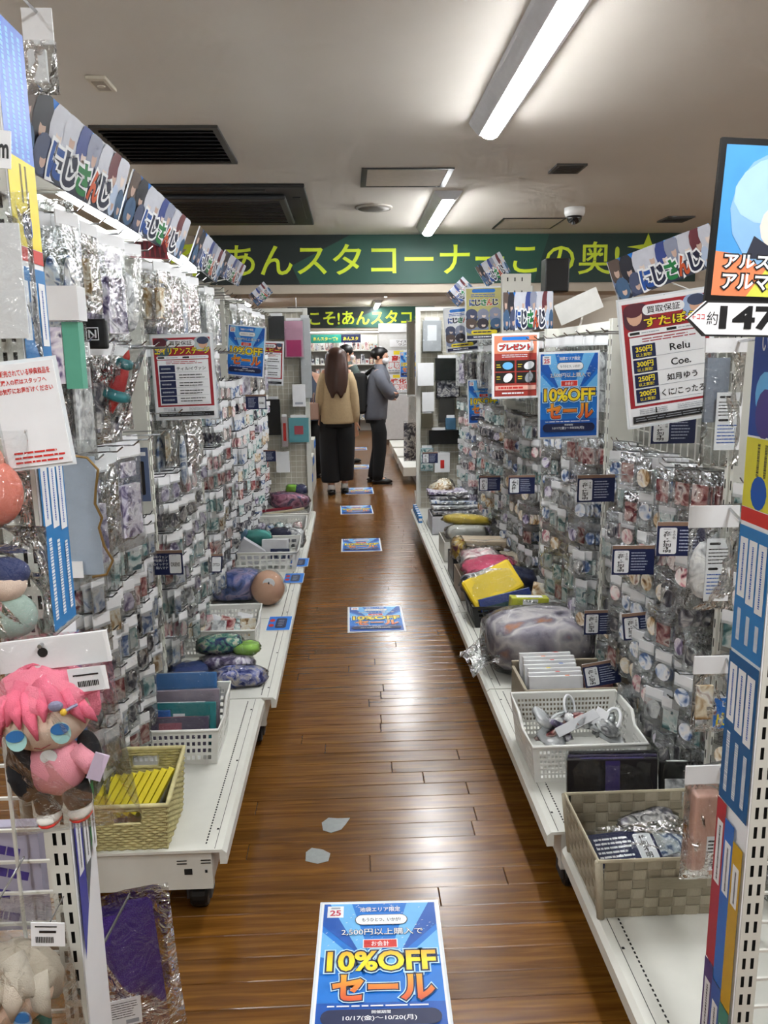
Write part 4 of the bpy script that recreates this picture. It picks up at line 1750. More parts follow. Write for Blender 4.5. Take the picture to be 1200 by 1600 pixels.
xr = .5645
p = Print(SWD, SZ1 - SZ0, .002)
p.rect(0, 0, 1, 1, PAPER)
f = lambda px, py: zf(px, py, xr)
p.rect(0, 0, 1, f(1175, 680), mat('strip_royal', '#24489c', .4))
p.text('いい物', .58, f(1190, 500), .82, f(1185, 572), PAPER, .02, vert=True)
p.text('いい', .25, f(1190, 500), .45, f(1185, 548), PAPER, .02, vert=True)
p.oval(.45, f(1180, 615), .3, .018, BLUEL)
p.oval(.5, f(1180, 645), .3, .02, mat('strip_violet', '#4a3c86', .4))
p.rect(0, f(1170, 682), 1, f(1165, 790), mat('strip_yellow', '#dfd83c', .4))
p.vlines(.3, f(1170, 690), .75, f(1168, 740), 2, INK, 8, .35)
p.oval(.5, f(1168, 765), .25, .014, BLUED)
p.rect(0, f(1165, 791), 1, f(1162, 812), BRED)
columns(p, f(1160, 818), f(1145, 1010), STEAL, .56, 27)
columns(p, f(1142, 1012), f(1130, 1245), SDEEP, .45, 37)
a, b_ = f(1125, 1240), f(1110, 1495)
for k, m in enumerate([mat('strip_red', '#b0303c', .4), mat('strip_azure', '#2f6fc4', .4), mat('strip_gold', '#cda327', .4)]):
    u = 1 - (k + 1) / 3
    u = k / 3
    p.rect(u, a + .012 * k, u + 1 / 3, b_ + .01 * k, m)
    p.rect(u + .06, a + .02 + .012 * k, u + .27, a + (b_ - a) * .5, PAPER)
    p.vlines(u + .1, a + .025 + .012 * k, u + .24, a + (b_ - a) * .48, 1, INK, 70 + k, .35)
for k, m in enumerate([mat('strip_plum', '#4d3a7a', .4), mat('strip_cobalt', '#365fae', .4), mat('strip_teal', '#3f8a7a', .4)]):
    p.rect(k / 3, b_ + .01 * k, (k + 1) / 3, 1, m)
    p.rect(k / 3 + .06, b_ + .02 + .01 * k, k / 3 + .27, .9, PAPER)
    p.vlines(k / 3 + .1, b_ + .025 + .01 * k, k / 3 + .24, .89, 1, INK, 80 + k, .35)
M = Matrix(((0, 0, -1, xr), (-1, 0, 0, 1.0 + SWD / 2), (0, 1, 0, (SZ0 + SZ1) / 2), (0, 0, 0, 1)))
p.sheet('sticker_strip', M, PAPER, .002, parent=UR)

# white notice card on the left upright
TL, TR_, BL = [at(q[0], q[1], 'y', .955) for q in ((-18, 573), (82, 561), (12, 733))]
M, wd, hd = frame(TL, TR_, BL)
p = Print(wd, hd, .002)
p.text('で販売されている特典商品を', .08, .06, .93, .12, BRED, .02)
p.text('ご購入の際はスタッフへ', .08, .15, .85, .20, BRED, .02)
p.text('お気軽にお声がけください', .08, .23, .93, .285, BRED, .02)
p.lines(.12, .84, .92, .98, 3, BRED, 5, .4)
o = p.sheet('notice_card', M, PAPER, .002, 'white laminated notice card with red lettering on the left upright', 'notice', lam=.004)
rod(o, M @ Vector((.02, hd / 2 - .01, -.001)), (-.41, 1.0, (M @ Vector((.02, hd / 2 - .01, 0))).z), .002)
TL, TR_, BL = [at(q[0], q[1], 'y', .93) for q in ((-70, 196), (17, 205), (-66, 256))]
M, wd, hd = frame(TL, TR_, BL)
p = Print(wd, hd, .002)
p.text('cm', .66, .38, .96, .72, INK, .03)
o = p.sheet('height_card', M, PAPER, .002, 'white card ending in the letters cm at the left edge', 'sign')
rod(o, M @ Vector((.0, 0, -.001)), (-.45, 1.02, M.translation.z), .002)


# ------------------------------------------------------------------ plush dolls in bags on the left upright grid
def flat(b, cx, cz, rx, rz, y, m=0, th=.0015, rot=0):
    """thin stitched oval facing the viewer"""
    pts = [(rx * math.cos(2 * PI * k / 16), rz * math.sin(2 * PI * k / 16)) for k in range(16)]
    b.slab(pts, 0, th, m, tr(cx, y, cz) @ Matrix.Rotation(rot, 4, 'Y') @ Matrix.Rotation(PI / 2, 4, 'X'))


def doll(c, sc, roll, label, hair, hair2, cloth, vest, eye, fringe):
    """chibi plush: head, hair, eyes, body, jacket, trousers, shoes; local z up, faces -y"""
    e = empty('plush_doll', c, label, 'plush doll')
    e.rotation_euler = (0, roll, .12)
    e.scale = (sc,) * 3
    k = lambda b, n, m, sm=True, par=None: b.build(n, m, par or e, smooth=sm)
    hd = k(MB().ell((0, 0, 0), (.050, .036, .044), 20, 14), 'head', mat('plush_skin', '#ecd2bf', .85, bump=.3, bs=900))
    b = MB()
    rh = random.Random(4)

    def fn(u, v):
        a = 2 * PI * u
        th = PI * .62 * v
        r = 1.12 + .05 * math.sin(7 * a + 9 * v)
        x, y, z = math.sin(th) * math.cos(a), math.sin(th) * math.sin(a), math.cos(th)
        if y < -.2 and z < .25:
            r = .9
        return (.052 * r * x, .040 * r * y + .004, .047 * r * z + .003)
    b.surf(fn, 28, 12, wrap=True)
    hr = k(b, 'hair', hair)
    b = MB()
    for (x0, z0, x1, z1, w_) in fringe:
        y0 = -.037
        yf = lambda x, z: -.036 * math.sqrt(max(.05, 1 - (x / .054) ** 2 - (z / .05) ** 2)) - .003
        xm, zm = x0 * .45 + x1 * .55, (z0 + z1) / 2
        b.tube([(x0, yf(x0, z0) + .006, z0), (xm, yf(xm, zm), zm), (x1, yf(x1, z1) - .001, z1)], [w_, w_ * .8, .0012], 8)
    b.build('fringe', hair2, hr, smooth=True)
    for sx in (-1, 1):
        b = MB()
        flat(b, sx * .023, -.013, .0105, .0125, -.0345)
        ey = k(b, 'eye', eye, False)
        b = MB()
        flat(b, sx * .023, -.0075, .0095, .0065, -.0363)
        b.build('iris_top', mat('iris_blue', '#2f6fae', .5), ey)
    b = MB()
    b.tube([(-.007, -.0352, -.025), (0, -.0358, -.027), (.010, -.035, -.024)], .0007, 5)
    k(b, 'mouth', mat('stitch_red', '#8a3d38', .7))
    b = MB()
    b.ell((0, .0, -.066), (.034, .023, .036), 16, 10)
    k(b, 'body', vest)
    b = MB()
    flat(b, 0, -.045, .009, .008, -.0185, rot=0)
    k(b, 'collar', CARD, False)
    b = MB()
    b.ell((-.034, -.002, -.064), (.018, .020, .038), 14, 9)
    b.ell((.035, .008, -.064), (.014, .016, .030), 14, 9)
    k(b, 'jacket', cloth)
    for sx, rt in ((-1, .5), (1, -.6)):
        b = MB()
        b.tube([(sx * .024, -.004, -.050), (sx * .036, -.010, -.062), (sx * .042, -.014, -.072)], [.011, .011, .009], 10)
        k(b, 'arm', vest if sx > 0 else cloth)
        b = MB()
        b.tube([(sx * .014, 0, -.092), (sx * .016, -.001, -.108), (sx * .017, -.002, -.118)], [.016, .016, .014], 10)
        k(b, 'leg', mat('plush_black', '#17181c', .9))
        b = MB()
        b.ell((sx * .017, -.006, -.123), (.014, .018, .007), 12, 8)
        sh = k(b, 'shoe', mat('shoe_white', '#d6d3cc', .7))
        b = MB()
        b.ell((sx * .017, -.006, -.1285), (.013, .017, .004), 12, 6)
        b.build('sole', BRED, sh, smooth=True)
    return e


PINKH = mat('plush_pink', '#ee8096', .85, bump=.3, bs=700)
PINKD = mat('plush_pink_deep', '#ea708a', .85, bump=.3, bs=700)
fr1 = [(-.008, .034, -.001, -.016, .009), (-.028, .028, -.045, -.010, .009), (.010, .034, .010, .004, .009), (.030, .028, .046, -.012, .008), (-.044, .012, -.054, -.034, .009),
       (.042, .010, .056, -.016, .008), (-.010, .042, -.030, .004, .011), (.008, .042, .034, .006, .011), (.040, .022, .066, .020, .006), (-.02, .036, -.016, .0, .010)]
cP = at(70, 1112, 'y', .90)
D1 = doll(cP, 1.08, -.10, 'pink haired plush doll in a clear bag at the left edge', PINKH, PINKD, mat('plush_jacket', '#15161b', .9), mat('plush_vest', '#ea98a6', .85, bump=.3, bs=900), mat('eye_mint', '#a9d9d6', .5), fr1)
b = MB()
b.ell((.026, -.044, .022), (.008, .004, .006), 8, 6)
b.ell((.032, -.042, .013), (.004, .004, .004), 8, 6, 1)
b.tube([(.032, -.042, .013), (.040, -.040, .016), (.046, -.037, .017)], .0018, 6, 0)
b.build('hair_clip', [mat('clip_grey', '#7f7f9a', .4), mat('clip_yellow', '#d9b33a', .4)], D1)
b = MB()
b.tube([(-.016, .0, .052), (0, .0, .058), (.02, .0, .052)], .004, 6)
b.build('hang_loop', PINKD, D1)
b = MB()
b.box((.052, -.03, -.062), (.016, .002, .032), R=Euler((0, .5, 0)).to_matrix())
b.build('paper_charm', mat('lilac_card', '#cdbcd2', .5), D1)


def doll_bag(px0, px1, py_top, py_h, py1, y, label, tag=True):
    """clear bag with white header card hung on the left upright; pixels give its extent"""
    a, c, d = at(px0, py_top, 'y', y), at(px1, py_top - 8, 'y', y), at(px0, py1, 'y', y)
    w_, h_ = (c - a).length, (a - d).length
    hh = (py_h - py_top) / FPX * y
    M = tr(*((a + c) / 2)) @ Matrix.Rotation(-.10, 4, 'Y')
    b = MB()
    b.add(*_fix(pillow(w_, h_, .085, 77, 16, 20, .25)))
    o = b.build('clear_bag', FILM, M=M, smooth=True, label=label, cat='bag')
    b = MB()
    if not tag:
        rod(o, M @ Vector((-.02, -.006, -.006)), (M @ Vector((-.02, 0, 0))).xy.to_3d() * 0 + Vector(((M @ Vector((-.02, 0, 0))).x, 1.02, (M @ Vector((-.02, 0, 0))).z)), .0016)
        return o
    b.box((0, -.002, -hh / 2), (w_, .004, hh))
    hc = b.build('header_card', CARD, o)
    b = MB()
    b.lathe([(.006, -.0005), (.006, .0005)], 12, M=tr(0, -.0045, -hh * .45) @ Matrix.Rotation(PI / 2, 4, 'X'))
    b.build('punch_hole', DARK, hc)
    if tag:
        b = MB()
        b.box((w_ * .32, -.012, -hh - .016), (.045, .001, .03))
        t = b.build('price_tag', PAPER, o)
        b = MB()
        for q in range(12):
            b.box((w_ * .32 - .012 + q * .0021, -.0128, -hh - .021), (.001 + .0006 * (q % 3 == 0), .0004, .007))
        b.box((w_ * .32 - .002, -.0128, -hh - .010), (.03, .0004, .002))
        b.build('barcode', INK, t)
    z = M @ Vector((0, 0, -hh * .45))
    rod(o, (z.x, z.y - .012, z.z + .01), (z.x, 1.02, z.z + .004), .0028)
    return o


def _fix(mb):
    return mb.v, mb.f


doll_bag(-40, 168, 1000, 1052, 1300, .90, 'clear hanging bag with white header card around the pink plush')
fr2 = [(-.02, .04, -.01, -.02, .018), (.01, .04, .012, -.012, .016), (.03, .034, .05, -.03, .014), (-.04, .02, -.055, -.03, .014), (0, .048, .04, .01, .016)]
cQ = at(18, 1545, 'y', .92)
doll(cQ, 1.08, .15, 'beige haired plush doll in a clear bag at the lower left corner', mat('plush_beige', '#b3a796', .85, bump=.3, bs=700), mat('plush_beige_light', '#c0b5a5', .85, bump=.3, bs=700),
     mat('plush_green', '#1f5b52', .7), mat('plush_green2', '#2a6a60', .7), mat('eye_blue', '#8fb4d6', .5), fr2)
doll_bag(-70, 95, 1415, 1425, 1790, .92, 'clear hanging bag around the beige haired plush', False)
t = at(75, 1460, 'y', .85)
b = MB()
b.box((0, 0, 0), (.040, .001, .032))
o = b.build('price_tag', PAPER, M=tr(*t) @ Matrix.Rotation(.06, 4, 'Y'), label='white price tag with barcode stuck on the lower left bag', cat='price tag')
b = MB()
for q in range(11):
    b.box((-.014 + q * .002, -.0008, -.007), (.0011, .0004, .008))
b.box((0, -.0008, .004), (.02, .0004, .003))
b.box((-.002, -.0008, .011), (.026, .0004, .0015))
b.build('barcode', INK, o)
rod(o, t + Vector((0, .001, .01)), (t.x, .905, t.z + .01), .001, name='adhesive_pad')
# wrapped round plush and coral plush higher up
c = at(8, 912, 'y', .94)
o = empty('round_plush', c, 'small round faced plush in a clear bag, left edge middle height', 'plush doll')
MB().ell((0, 0, 0), (.026, .022, .022), 14, 10).build('face', MATS['plush_skin'], o, smooth=True)
MB().ell((0, .004, .012), (.029, .024, .020), 14, 10).build('cap', mat('plush_navy', '#35406a', .85), o, smooth=True)
MB().ell((0, .004, -.042), (.034, .022, .03), 14, 10).build('body', mat('plush_sage', '#9fb3a8', .85), o, smooth=True)
b = pillow(.11, .16, .07, 5, 12, 14)
b.build('clear_bag', FILM2, o, loc=(0, 0, .07), smooth=True)
rod(o, c + Vector((0, 0, .07)), (c.x, 1.02, c.z + .075), .0025)
c = at(-8, 770, 'y', .95)
o = empty('coral_plush', c, 'coral pink plush in clear plastic at the left edge', 'plush doll')
MB().ell((0, 0, 0), (.034, .022, .04), 14, 10).build('body', mat('plush_coral', '#e08473', .85), o, smooth=True)
MB().ell((-.005, -.002, .04), (.02, .016, .02), 14, 10).build('head', mat('plush_coral2', '#e59a88', .85), o, smooth=True)
b = pillow(.09, .15, .07, 6, 12, 14)
b.build('clear_bag', FILM2, o, loc=(0, 0, .075), smooth=True)
rod(o, c + Vector((0, 0, .072)), (c.x, 1.02, c.z + .075), .0025)
c = at(20, 440, 'y', .97)
o = empty('clear_pouch', c, 'crinkled clear pouch hanging in front of the left upright', 'bag')
pillow(.075, .2, .04, 9, 12, 14, .5).build('clear_bag', FILM2, o, loc=(-.01, 0, .1), smooth=True)
MB().box((-.012, .0, 0), (.05, .004, .13)).build('insert', CARD, o)
rod(o, c + Vector((-.01, 0, .1)), (c.x - .01, 1.02, c.z + .1), .0025)
# pale cloth bag with purple lettering behind the grid
c = at(25, 1370, 'y', 1.06)
o = MB().box((0, 0, 0), (.14, .02, .17)).build('printed_cloth', mat('lilac_cloth', '#b3afc3', .8), loc=(c.x - .03, 1.065, c.z), label='pale lilac cloth with purple lettering behind the lower left grid', cat='cloth')
pp = Print(.13, .16)
for q in range(4):
    pp.lines(.1, .1 + .22 * q, .9, .26 + .22 * q, 1, mat('purple_ink', '#4a3a8c', .6), q, .55)
link('printed_face', MB.mesh(pp, 'printed_face', pp.mats), o, (0, -.0098, 0), (PI / 2, .25, 0))
rod(o, Vector((c.x - .03, 1.06, c.z + .08)), (c.x - .03, 1.024, c.z + .085), .002)
# purple towel in film hanging behind the left upright
c = at(212, 1505, 'y', 1.26)
o = empty('wrapped_towel', c, 'purple wrapped towel hanging low beside the left upright', 'towel', rot=(0, -.06, .25))
b = MB()
b.surf(lambda u, v: ((u - .5) * .105 - .01, -.012 - .006 * math.sin(5 * u + 3 * v) * math.sin(PI * u), .12 - .30 * v), 8, 14)
b.surf(lambda u, v: ((u - .5) * .105 - .01, .012 + .006 * math.sin(4 * u + 5 * v) * math.sin(PI * u), .12 - .30 * v), 8, 14)
b.build('towel', mat('purple_towel', '#4a318c', .9, var=.3, vs=16, bump=.4, bs=400), o, smooth=True)
pillow(.15, .36, .05, 12, 12, 18, .3).build('clear_bag', FILM2, o, loc=(0, 0, .145), smooth=True)
pp = Print(.055, .055)
pp.rect(0, 0, 1, 1, PAPER)
pp.lines(.08, .08, .92, .7, 7, INK, 3, .3)
pp.rect(.5, .78, .9, .93, GREYP)
pp.sheet('care_label', tr(*c) @ Matrix.Rotation(.25, 4, 'Z') @ tr(-.022, -.030, -.07) @ Matrix.Rotation(PI / 2, 4, 'X'), parent=o)
rod(o, c + Vector((0, 0, .142)), (-.42, 1.05, c.z + .15), .0025)
# white header bag at the top left
c = at(58, 30, 'y', 1.32)
o = empty('goods_bag', c, 'clear bag with white header at the top left corner', 'bag')
MB().box((0, 0, -.01), (.045, .004, .05)).build('header_card', CARD, o)
pillow(.05, .075, .03, 15, 10, 10, .5).build('clear_bag', FILM2, o, loc=(0, 0, -.03), smooth=True)
MB().box((-.006, 0, -.065), (.03, .008, .045)).build('insert', CARD, o)
rod(o, c + Vector((0, 0, .01)), (-.42, 1.02, c.z - .06 + .02), .0025)

# ------------------------------------------------------------------ bags hung at the right upright
def side_bag(px0, px1, py_t, py_h, py1, y, label, fill, fm=None, film_=FILM2):
    a, c, d = at(px0, py_t, 'y', y), at(px1, py_t, 'y', y), at(px0, py1, 'y', y)
    w_, h_ = (c - a).length, (a - d).length
    hh = (py_h - py_t) / FPX * y
    o = empty('goods_bag', (a + c) / 2, label, 'bag')
    MB().box((0, 0, -hh / 2), (w_, .004, hh)).build('header_card', CARD, o)
    pillow(w_ * .98, h_ - hh, .045, int(px0), 12, 14, .4).build('clear_bag', film_, o, loc=(0, 0, -hh), smooth=True)
    fill(o, w_, h_, hh)
    t = o.location + Vector((w_ * .3, 0, -.006))
    rod(o, t, (.575, 1.02, t.z), .0025)
    rod(o, o.location + Vector((-w_ * .2, .002, -.004)), (.97, y + .1, o.location.z), .0025)
    return o


def info(o, w_, h_, hh, x=.0, wf=.6, hf=.6, zc=.55):
    pp = Print(w_ * wf, h_ * hf)
    pp.rect(0, 0, 1, 1, PAPER)
    pp.rr(.1, .06, .55, .10, INK, .5)
    pp.lines(.08, .14, .92, .42, 5, INK, 3, .3)
    pp.rr(.1, .46, .5, .50, INK, .5)
    pp.lines(.08, .54, .92, .9, 6, BLUED, 4, .3)
    s_ = pp.sheet('info_card', tr(*o.location) @ tr(x, -.010, -h_ * zc) @ Matrix.Rotation(PI / 2, 4, 'X'), parent=o)


side_bag(1103, 1168, 528, 550, 728, 1.36, 'clear bag with printed info card beside the blue sticker strip, uppermost', lambda o, w_, h_, hh: (info(o, w_, h_, hh, .008, .62, .45, .64), MB().box((-.01, .004, -h_ * .4), (w_ * .55, .006, h_ * .5)).build('insert', mat('slate_card', '#7f8794', .5), o)))
side_bag(1078, 1156, 790, 826, 952, 1.33, 'clear figure bag with white info label below the navy card', lambda o, w_, h_, hh: (info(o, w_, h_, hh, .008, .5, .6, .6), MB().ell((-.01, .006, -h_ * .62), (w_ * .3, .016, h_ * .28), 12, 8).build('insert', ARTS[6], o)))


def fill3(o, w_, h_, hh):
    pp = Print(w_ * .42, h_ * .4)
    pp.rect(0, 0, 1, 1, BLUEP)
    pp.text('出', .2, .5, .9, .92, YEL, .03)
    pp.text('ピ', .5, .08, .8, .28, PAPER, .02)
    pp.sheet('price_card', tr(*o.location) @ tr(w_ * .2, -.012, -h_ * .72) @ Matrix.Rotation(PI / 2, 4, 'X'), parent=o)
    MB().box((-.012, .004, -h_ * .62), (w_ * .4, .006, h_ * .45)).build('insert', ARTS[4], o)


side_bag(1085, 1148, 1025, 1056, 1142, 1.33, 'clear bag with small blue yellow price card, right side', fill3)


def fill4(o, w_, h_, hh):
    b = MB()
    b.box((.004, .004, -hh - (h_ - hh) * .52), (w_ * .62, .03, (h_ - hh) * .84))
    bevel(b.build('pink_case', mat('dusty_pink', '#c79c8c', .35), o), .006, 3)
    pp = Print(w_ * .3, h_ * .30)
    pp.rect(0, 0, 1, 1, PAPER)
    pp.lines(.1, .08, .9, .5, 4, INK, 7, .5)
    pp.rect(.5, .75, .95, .95, INK)
    pp.sheet('barcode_label', tr(*o.location) @ tr(w_ * .18, -.0125, -h_ * .74) @ Matrix.Rotation(PI / 2, 4, 'X'), parent=o)


side_bag(1072, 1140, 1196, 1230, 1372, 1.33, 'pink case in a clear bag hanging above the woven strap basket', fill4)

# ------------------------------------------------------------------ special goods on the left grid, near bays
c = at(100, 475, 'y', 1.62)
o = empty('boxed_goods', c, 'white box topped package with green side hanging at upper left', 'package')
MB().box((0, 0, 0), (.07, .05, .065)).build('box', CARD, o)
MB().box((.012, .002, -.10), (.032, .03, .13)).build('green_side', mat('mint_box', '#5fae94', .4), o)
MB().box((-.02, .0, -.10), (.03, .03, .11)).build('purple_side', ARTS[5], o)
rod(o, c + Vector((-.02, 0, .02)), (-.75, 1.9, c.z + .05), .0025)
c = at(140, 522, 'y', 1.95)
o = empty('black_pouch', c, 'black pouch with white square mark hanging at the left', 'pouch')
bevel(MB().box((0, 0, 0), (.085, .02, .07)).build('pouch', BLACK, o), .005)
pp = Print(.03, .03)
pp.text('N', .2, .2, .8, .8, PAPER, .02)
pp.rect(0, 0, 1, .06, PAPER); pp.rect(0, .94, 1, 1, PAPER); pp.rect(0, 0, .06, 1, PAPER); pp.rect(.94, 0, 1, 1, PAPER)
link('printed_face', MB.mesh(pp, 'printed_face', pp.mats), o, (.01, -.0105, 0), (PI / 2, 0, 0))
rod(o, c + Vector((-.03, 0, .03)), (-.75, 2.05, c.z + .04), .0025)
c = at(188, 592, 'y', 2.02)
o = empty('toy_bottle', c, 'red and teal toy bottle in crinkled film on the left grid', 'toy', rot=(0, .35, 0))
MB().lathe([(.001, .075), (.008, .06), (.010, .045)], 12).build('tip', BRED, o, smooth=True)
MB().lathe([(.012, .052), (.021, .046), (.021, .032), (.014, .026)], 14).build('collar', mat('toy_teal', '#2f7f86', .5), o, smooth=True)
MB().lathe([(.014, .03), (.017, .01), (.020, -.03), (.018, -.036)], 14).build('body', mat('toy_red', '#c2363a', .5), o, smooth=True)
MB().lathe([(.02, -.028), (.034, -.036), (.036, -.05), (.022, -.056)], 14).build('skirt', MATS['toy_teal'], o, smooth=True)
MB().lathe([(.016, -.05), (.010, -.07), (.006, -.09)], 10).build('stem', BRED, o, smooth=True)
pillow(.08, .21, .06, 31, 10, 14, .5).build('clear_bag', FILM2, o, loc=(0, 0, .1), smooth=True)
rod(o, c + Vector((.03, 0, .09)), (-.75, 2.1, c.z + .1), .0025)
c = at(213, 742, 'y', 2.32)
pp = Print(.075, .16)
pp.rect(0, 0, 1, 1, mat('slate_blue_card', '#5b6c8e', .45))
pp.poly([(.3, .06), (.5, .14), (.5, .28), (.3, .36), (.1, .28), (.1, .14)], NAVY)
pp.rr(.66, .25, .82, .88, INK, .4)
pp.rect(.7, .08, .9, .15, PAPER)
o = pp.sheet('strap_card', tr(*c) @ Matrix.Rotation(.15, 4, 'Z') @ Matrix.Rotation(PI / 2, 4, 'X'), CARD, .004, 'slate blue strap card with hexagon mark on the left grid', 'package')
rod(o, c + Vector((-.01, .003, .076)), (-.75, 2.38, c.z + .08), .0025)
c = at(140, 800, 'y', 1.62)
o = empty('necklace_bag', c, 'large clear bag with gold chain loops beside the left upright', 'bag')
pillow(.13, .30, .03, 41, 12, 16, .25).build('clear_bag', FILM, o, loc=(0, 0, .15), smooth=True)
MB().box((-.02, .004, -.01), (.075, .003, .25)).build('backing_card', mat('pale_blue_card', '#a9b6c6', .5), o)
MB().box((-.035, -.010, -.12), (.03, .003, .035)).build('tag', PAPER, o)
pts = [(-.02, -.016, .12), (.01, -.017, .115), (.03, -.017, .09), (.022, -.017, .05), (.018, -.017, .02), (.03, -.017, -.01), (.022, -.017, -.03), (.03, -.017, -.07), (.045, -.017, -.10), (.03, -.017, -.13), (.0, -.016, -.135)]
b = MB()
b.tube(pts, .0028, 6)
b.build('gold_chain', mat('gold_chain', '#94794a', .35, .6), o, smooth=True)
rod(o, c + Vector((-.03, 0, .148)), (-.75, 1.9, c.z + .16), .0025)
c = at(95, 428, 'y', 1.9)
o = empty('green_can', c, 'dark green tumbler in a clear bag at upper left', 'tumbler')
MB().lathe([(.024, -.055), (.027, -.05), (.029, .05), (.026, .055)], 16).build('cup', mat('dark_green', '#1c3d28', .35), o, smooth=True)
pillow(.08, .25, .07, 51, 10, 14, .5).build('clear_bag', FILM2, o, loc=(0, 0, .16), smooth=True)
rod(o, c + Vector((-.01, 0, .155)), (-.75, 1.95, c.z + .16), .0025)
c = at(230, 385, 'y', 2.62)
pp = Print(.12, .09)
pp.rect(0, 0, 1, 1, mat('maroon_picture', '#6b1c24', .5))
for q in range(6):
    pp.poly([(.1 + .14 * q, .95), (.22 + .14 * q, .95), (.3 + .12 * q, .15)], mat('dark_maroon_picture', '#3d1015', .5))
o = pp.sheet('picture_card', tr(*c) @ Matrix.Rotation(.5, 4, 'Z') @ Matrix.Rotation(PI / 2 - .5, 4, 'X'), PAPER, .002, 'maroon picture card between the two nearest left boards', 'card')
rod(o, c + Vector((-.02, .01, 0)), (-.75, 2.7, 1.77), .0025)
# ================================================================== baskets and goods on the base shelves
PLW = mat('basket_white', '#dcdcd6', .35, var=.02)


def basket(x0, x1, y0, y1, z, hf, hb, label, nx=20, ny=6, m=None, name='plastic_basket', fill=.6, wave=True):
    """open plastic basket: perforated tapered walls, rim stepping up from front (hf) to back (hb)"""
    m = m or PLW
    cx, cy = (x0 + x1) / 2, (y0 + y1) / 2
    W, D = (x1 - x0) / 2, (y1 - y0) / 2
    e = empty(name, (cx, cy, z), label, 'basket')
    t = .90
    bw_, bd = W * t, D * t
    P = lambda sx, sy, h: Vector((sx * (bw_ + (W - bw_) * h / hb), sy * (bd + (D - bd) * h / hb), h))
    b = MB()
    nyf = max(2, round(ny * hf / hb))
    b.holes(P(-1, -1, 0), P(1, -1, 0), P(1, -1, hf), P(-1, -1, hf), nx, nyf, .05, .10, fill)
    o1 = solid(b.build('front_wall', m, e), .0028)
    b = MB()
    b.holes(P(1, 1, 0), P(-1, 1, 0), P(-1, 1, hb), P(1, 1, hb), nx, ny, .05, .10, fill)
    solid(b.build('back_wall', m, e), .0028)
    for sx in (-1, 1):
        b = MB()
        n2 = max(3, round(nx * D / W * .4))

        def Q(v, h):
            p0, p1 = P(sx, -1, h), P(sx, 1, h)
            return p0.lerp(p1, v)
        for v0, v1, h0, h1 in ((0, .38, hf, hf), (.52, 1, hb, hb)):
            b.holes(Q(v0, 0), Q(v1, 0), Q(v1, h1), Q(v0, h0), n2, nyf, .08, .12, fill)
        b.quad(Q(.38, 0), Q(.52, 0), Q(.52, hb), Q(.38, hf))
        solid(b.build('side_wall', m, e), .0028)
    b = MB()
    b.b2(-bw_, bw_, -bd, bd, 0, .003)
    b.build('bottom', m, e)
    ov = .004
    R = lambda sx, sy, v, h: (lambda p0, p1: p0.lerp(p1, v) + Vector((sx * ov, 0, 0)))(P(sx, -1, h), P(sx, 1, h))
    pts = [P(-1, -1, hf) + Vector((0, -ov, 0)), P(1, -1, hf) + Vector((0, -ov, 0)), R(1, 0, .38, hf), R(1, 0, .46, (hf + hb) / 2), R(1, 0, .52, hb), P(1, 1, hb) + Vector((0, ov, 0)), P(-1, 1, hb) + Vector((0, ov, 0)),
           R(-1, 0, .52, hb), R(-1, 0, .46, (hf + hb) / 2), R(-1, 0, .38, hf)]
    b = MB()
    b.tube(pts, .0048, 8, closed=True)
    b.build('rim', m, e, smooth=True)
    return e


def pack(name, c, d, rot, m, label, cat='package', face=None, fl=False, group=None, bev=.003):
    """flat boxed or carded goods; face = (material, width share, height share, offset) on the -y side; fl adds film"""
    o = empty(name, c, label, cat, group, rot=rot)
    bevel(MB().box((0, 0, 0), d).build('body', m, o), bev)
    if face:
        fm, fw, fh, fz = face
        MB().box((0, -d[1] / 2 - .0008, fz * d[2]), (d[0] * fw, .001, d[2] * fh)).build('label_print', fm, o)
        MB().box((0, 0, d[2] / 2 + .0006), (d[0] * .7, d[1] * .6, .0008)).build('edge_print', fm, o)
    if fl:
        b = pillow(d[0] * 1.06, d[2] * 1.06, d[1] * 1.5 + .008, int(abs(c[0]) * 900), 10, 10, .5)
        b.build('clear_wrap', FILM2, o, loc=(0, 0, d[2] * .53), smooth=True)
    return o


def bundle(name, c, r, m, label, cat='package', rot=(0, 0, 0), fl=True, seed=1, wr=.12, group=None, extra=None):
    """soft wrapped bundle, a flattened wrinkled cushion"""
    o = empty(name, c, label, cat, group, rot=rot)
    rr = random.Random(seed)
    ph = [rr.uniform(0, 6) for _ in range(5)]

    def warp(p):
        k = (abs(p.x) ** 3.2 + abs(p.y) ** 3.2 + abs(p.z) ** 3.2) ** (-1 / 3.2)
        return k * (1 + wr * (math.sin(5 * p.x + ph[0] + 4 * p.z) * .4 + math.sin(8 * p.y + ph[1]) * .3 + math.sin(9 * p.x - 6 * p.y + ph[2]) * .3))
    MB().ell((0, 0, 0), r, 22, 14, warp=warp).build('soft_body', m, o, smooth=True)
    if fl:
        def warp2(p):
            k = (abs(p.x) ** 3 + abs(p.y) ** 3 + abs(p.z) ** 3) ** (-1 / 3)
            return k * 1.09 * (1 + wr * 1.2 * (math.sin(9 * p.x + ph[3] + 7 * p.z) * .4 + math.sin(13 * p.y + ph[4] - 5 * p.x) * .4))
        MB().ell((0, 0, 0), r, 24, 14, warp=warp2).build('clear_wrap', FILM2, o, smooth=True)
    if extra:
        extra(o)
    return o


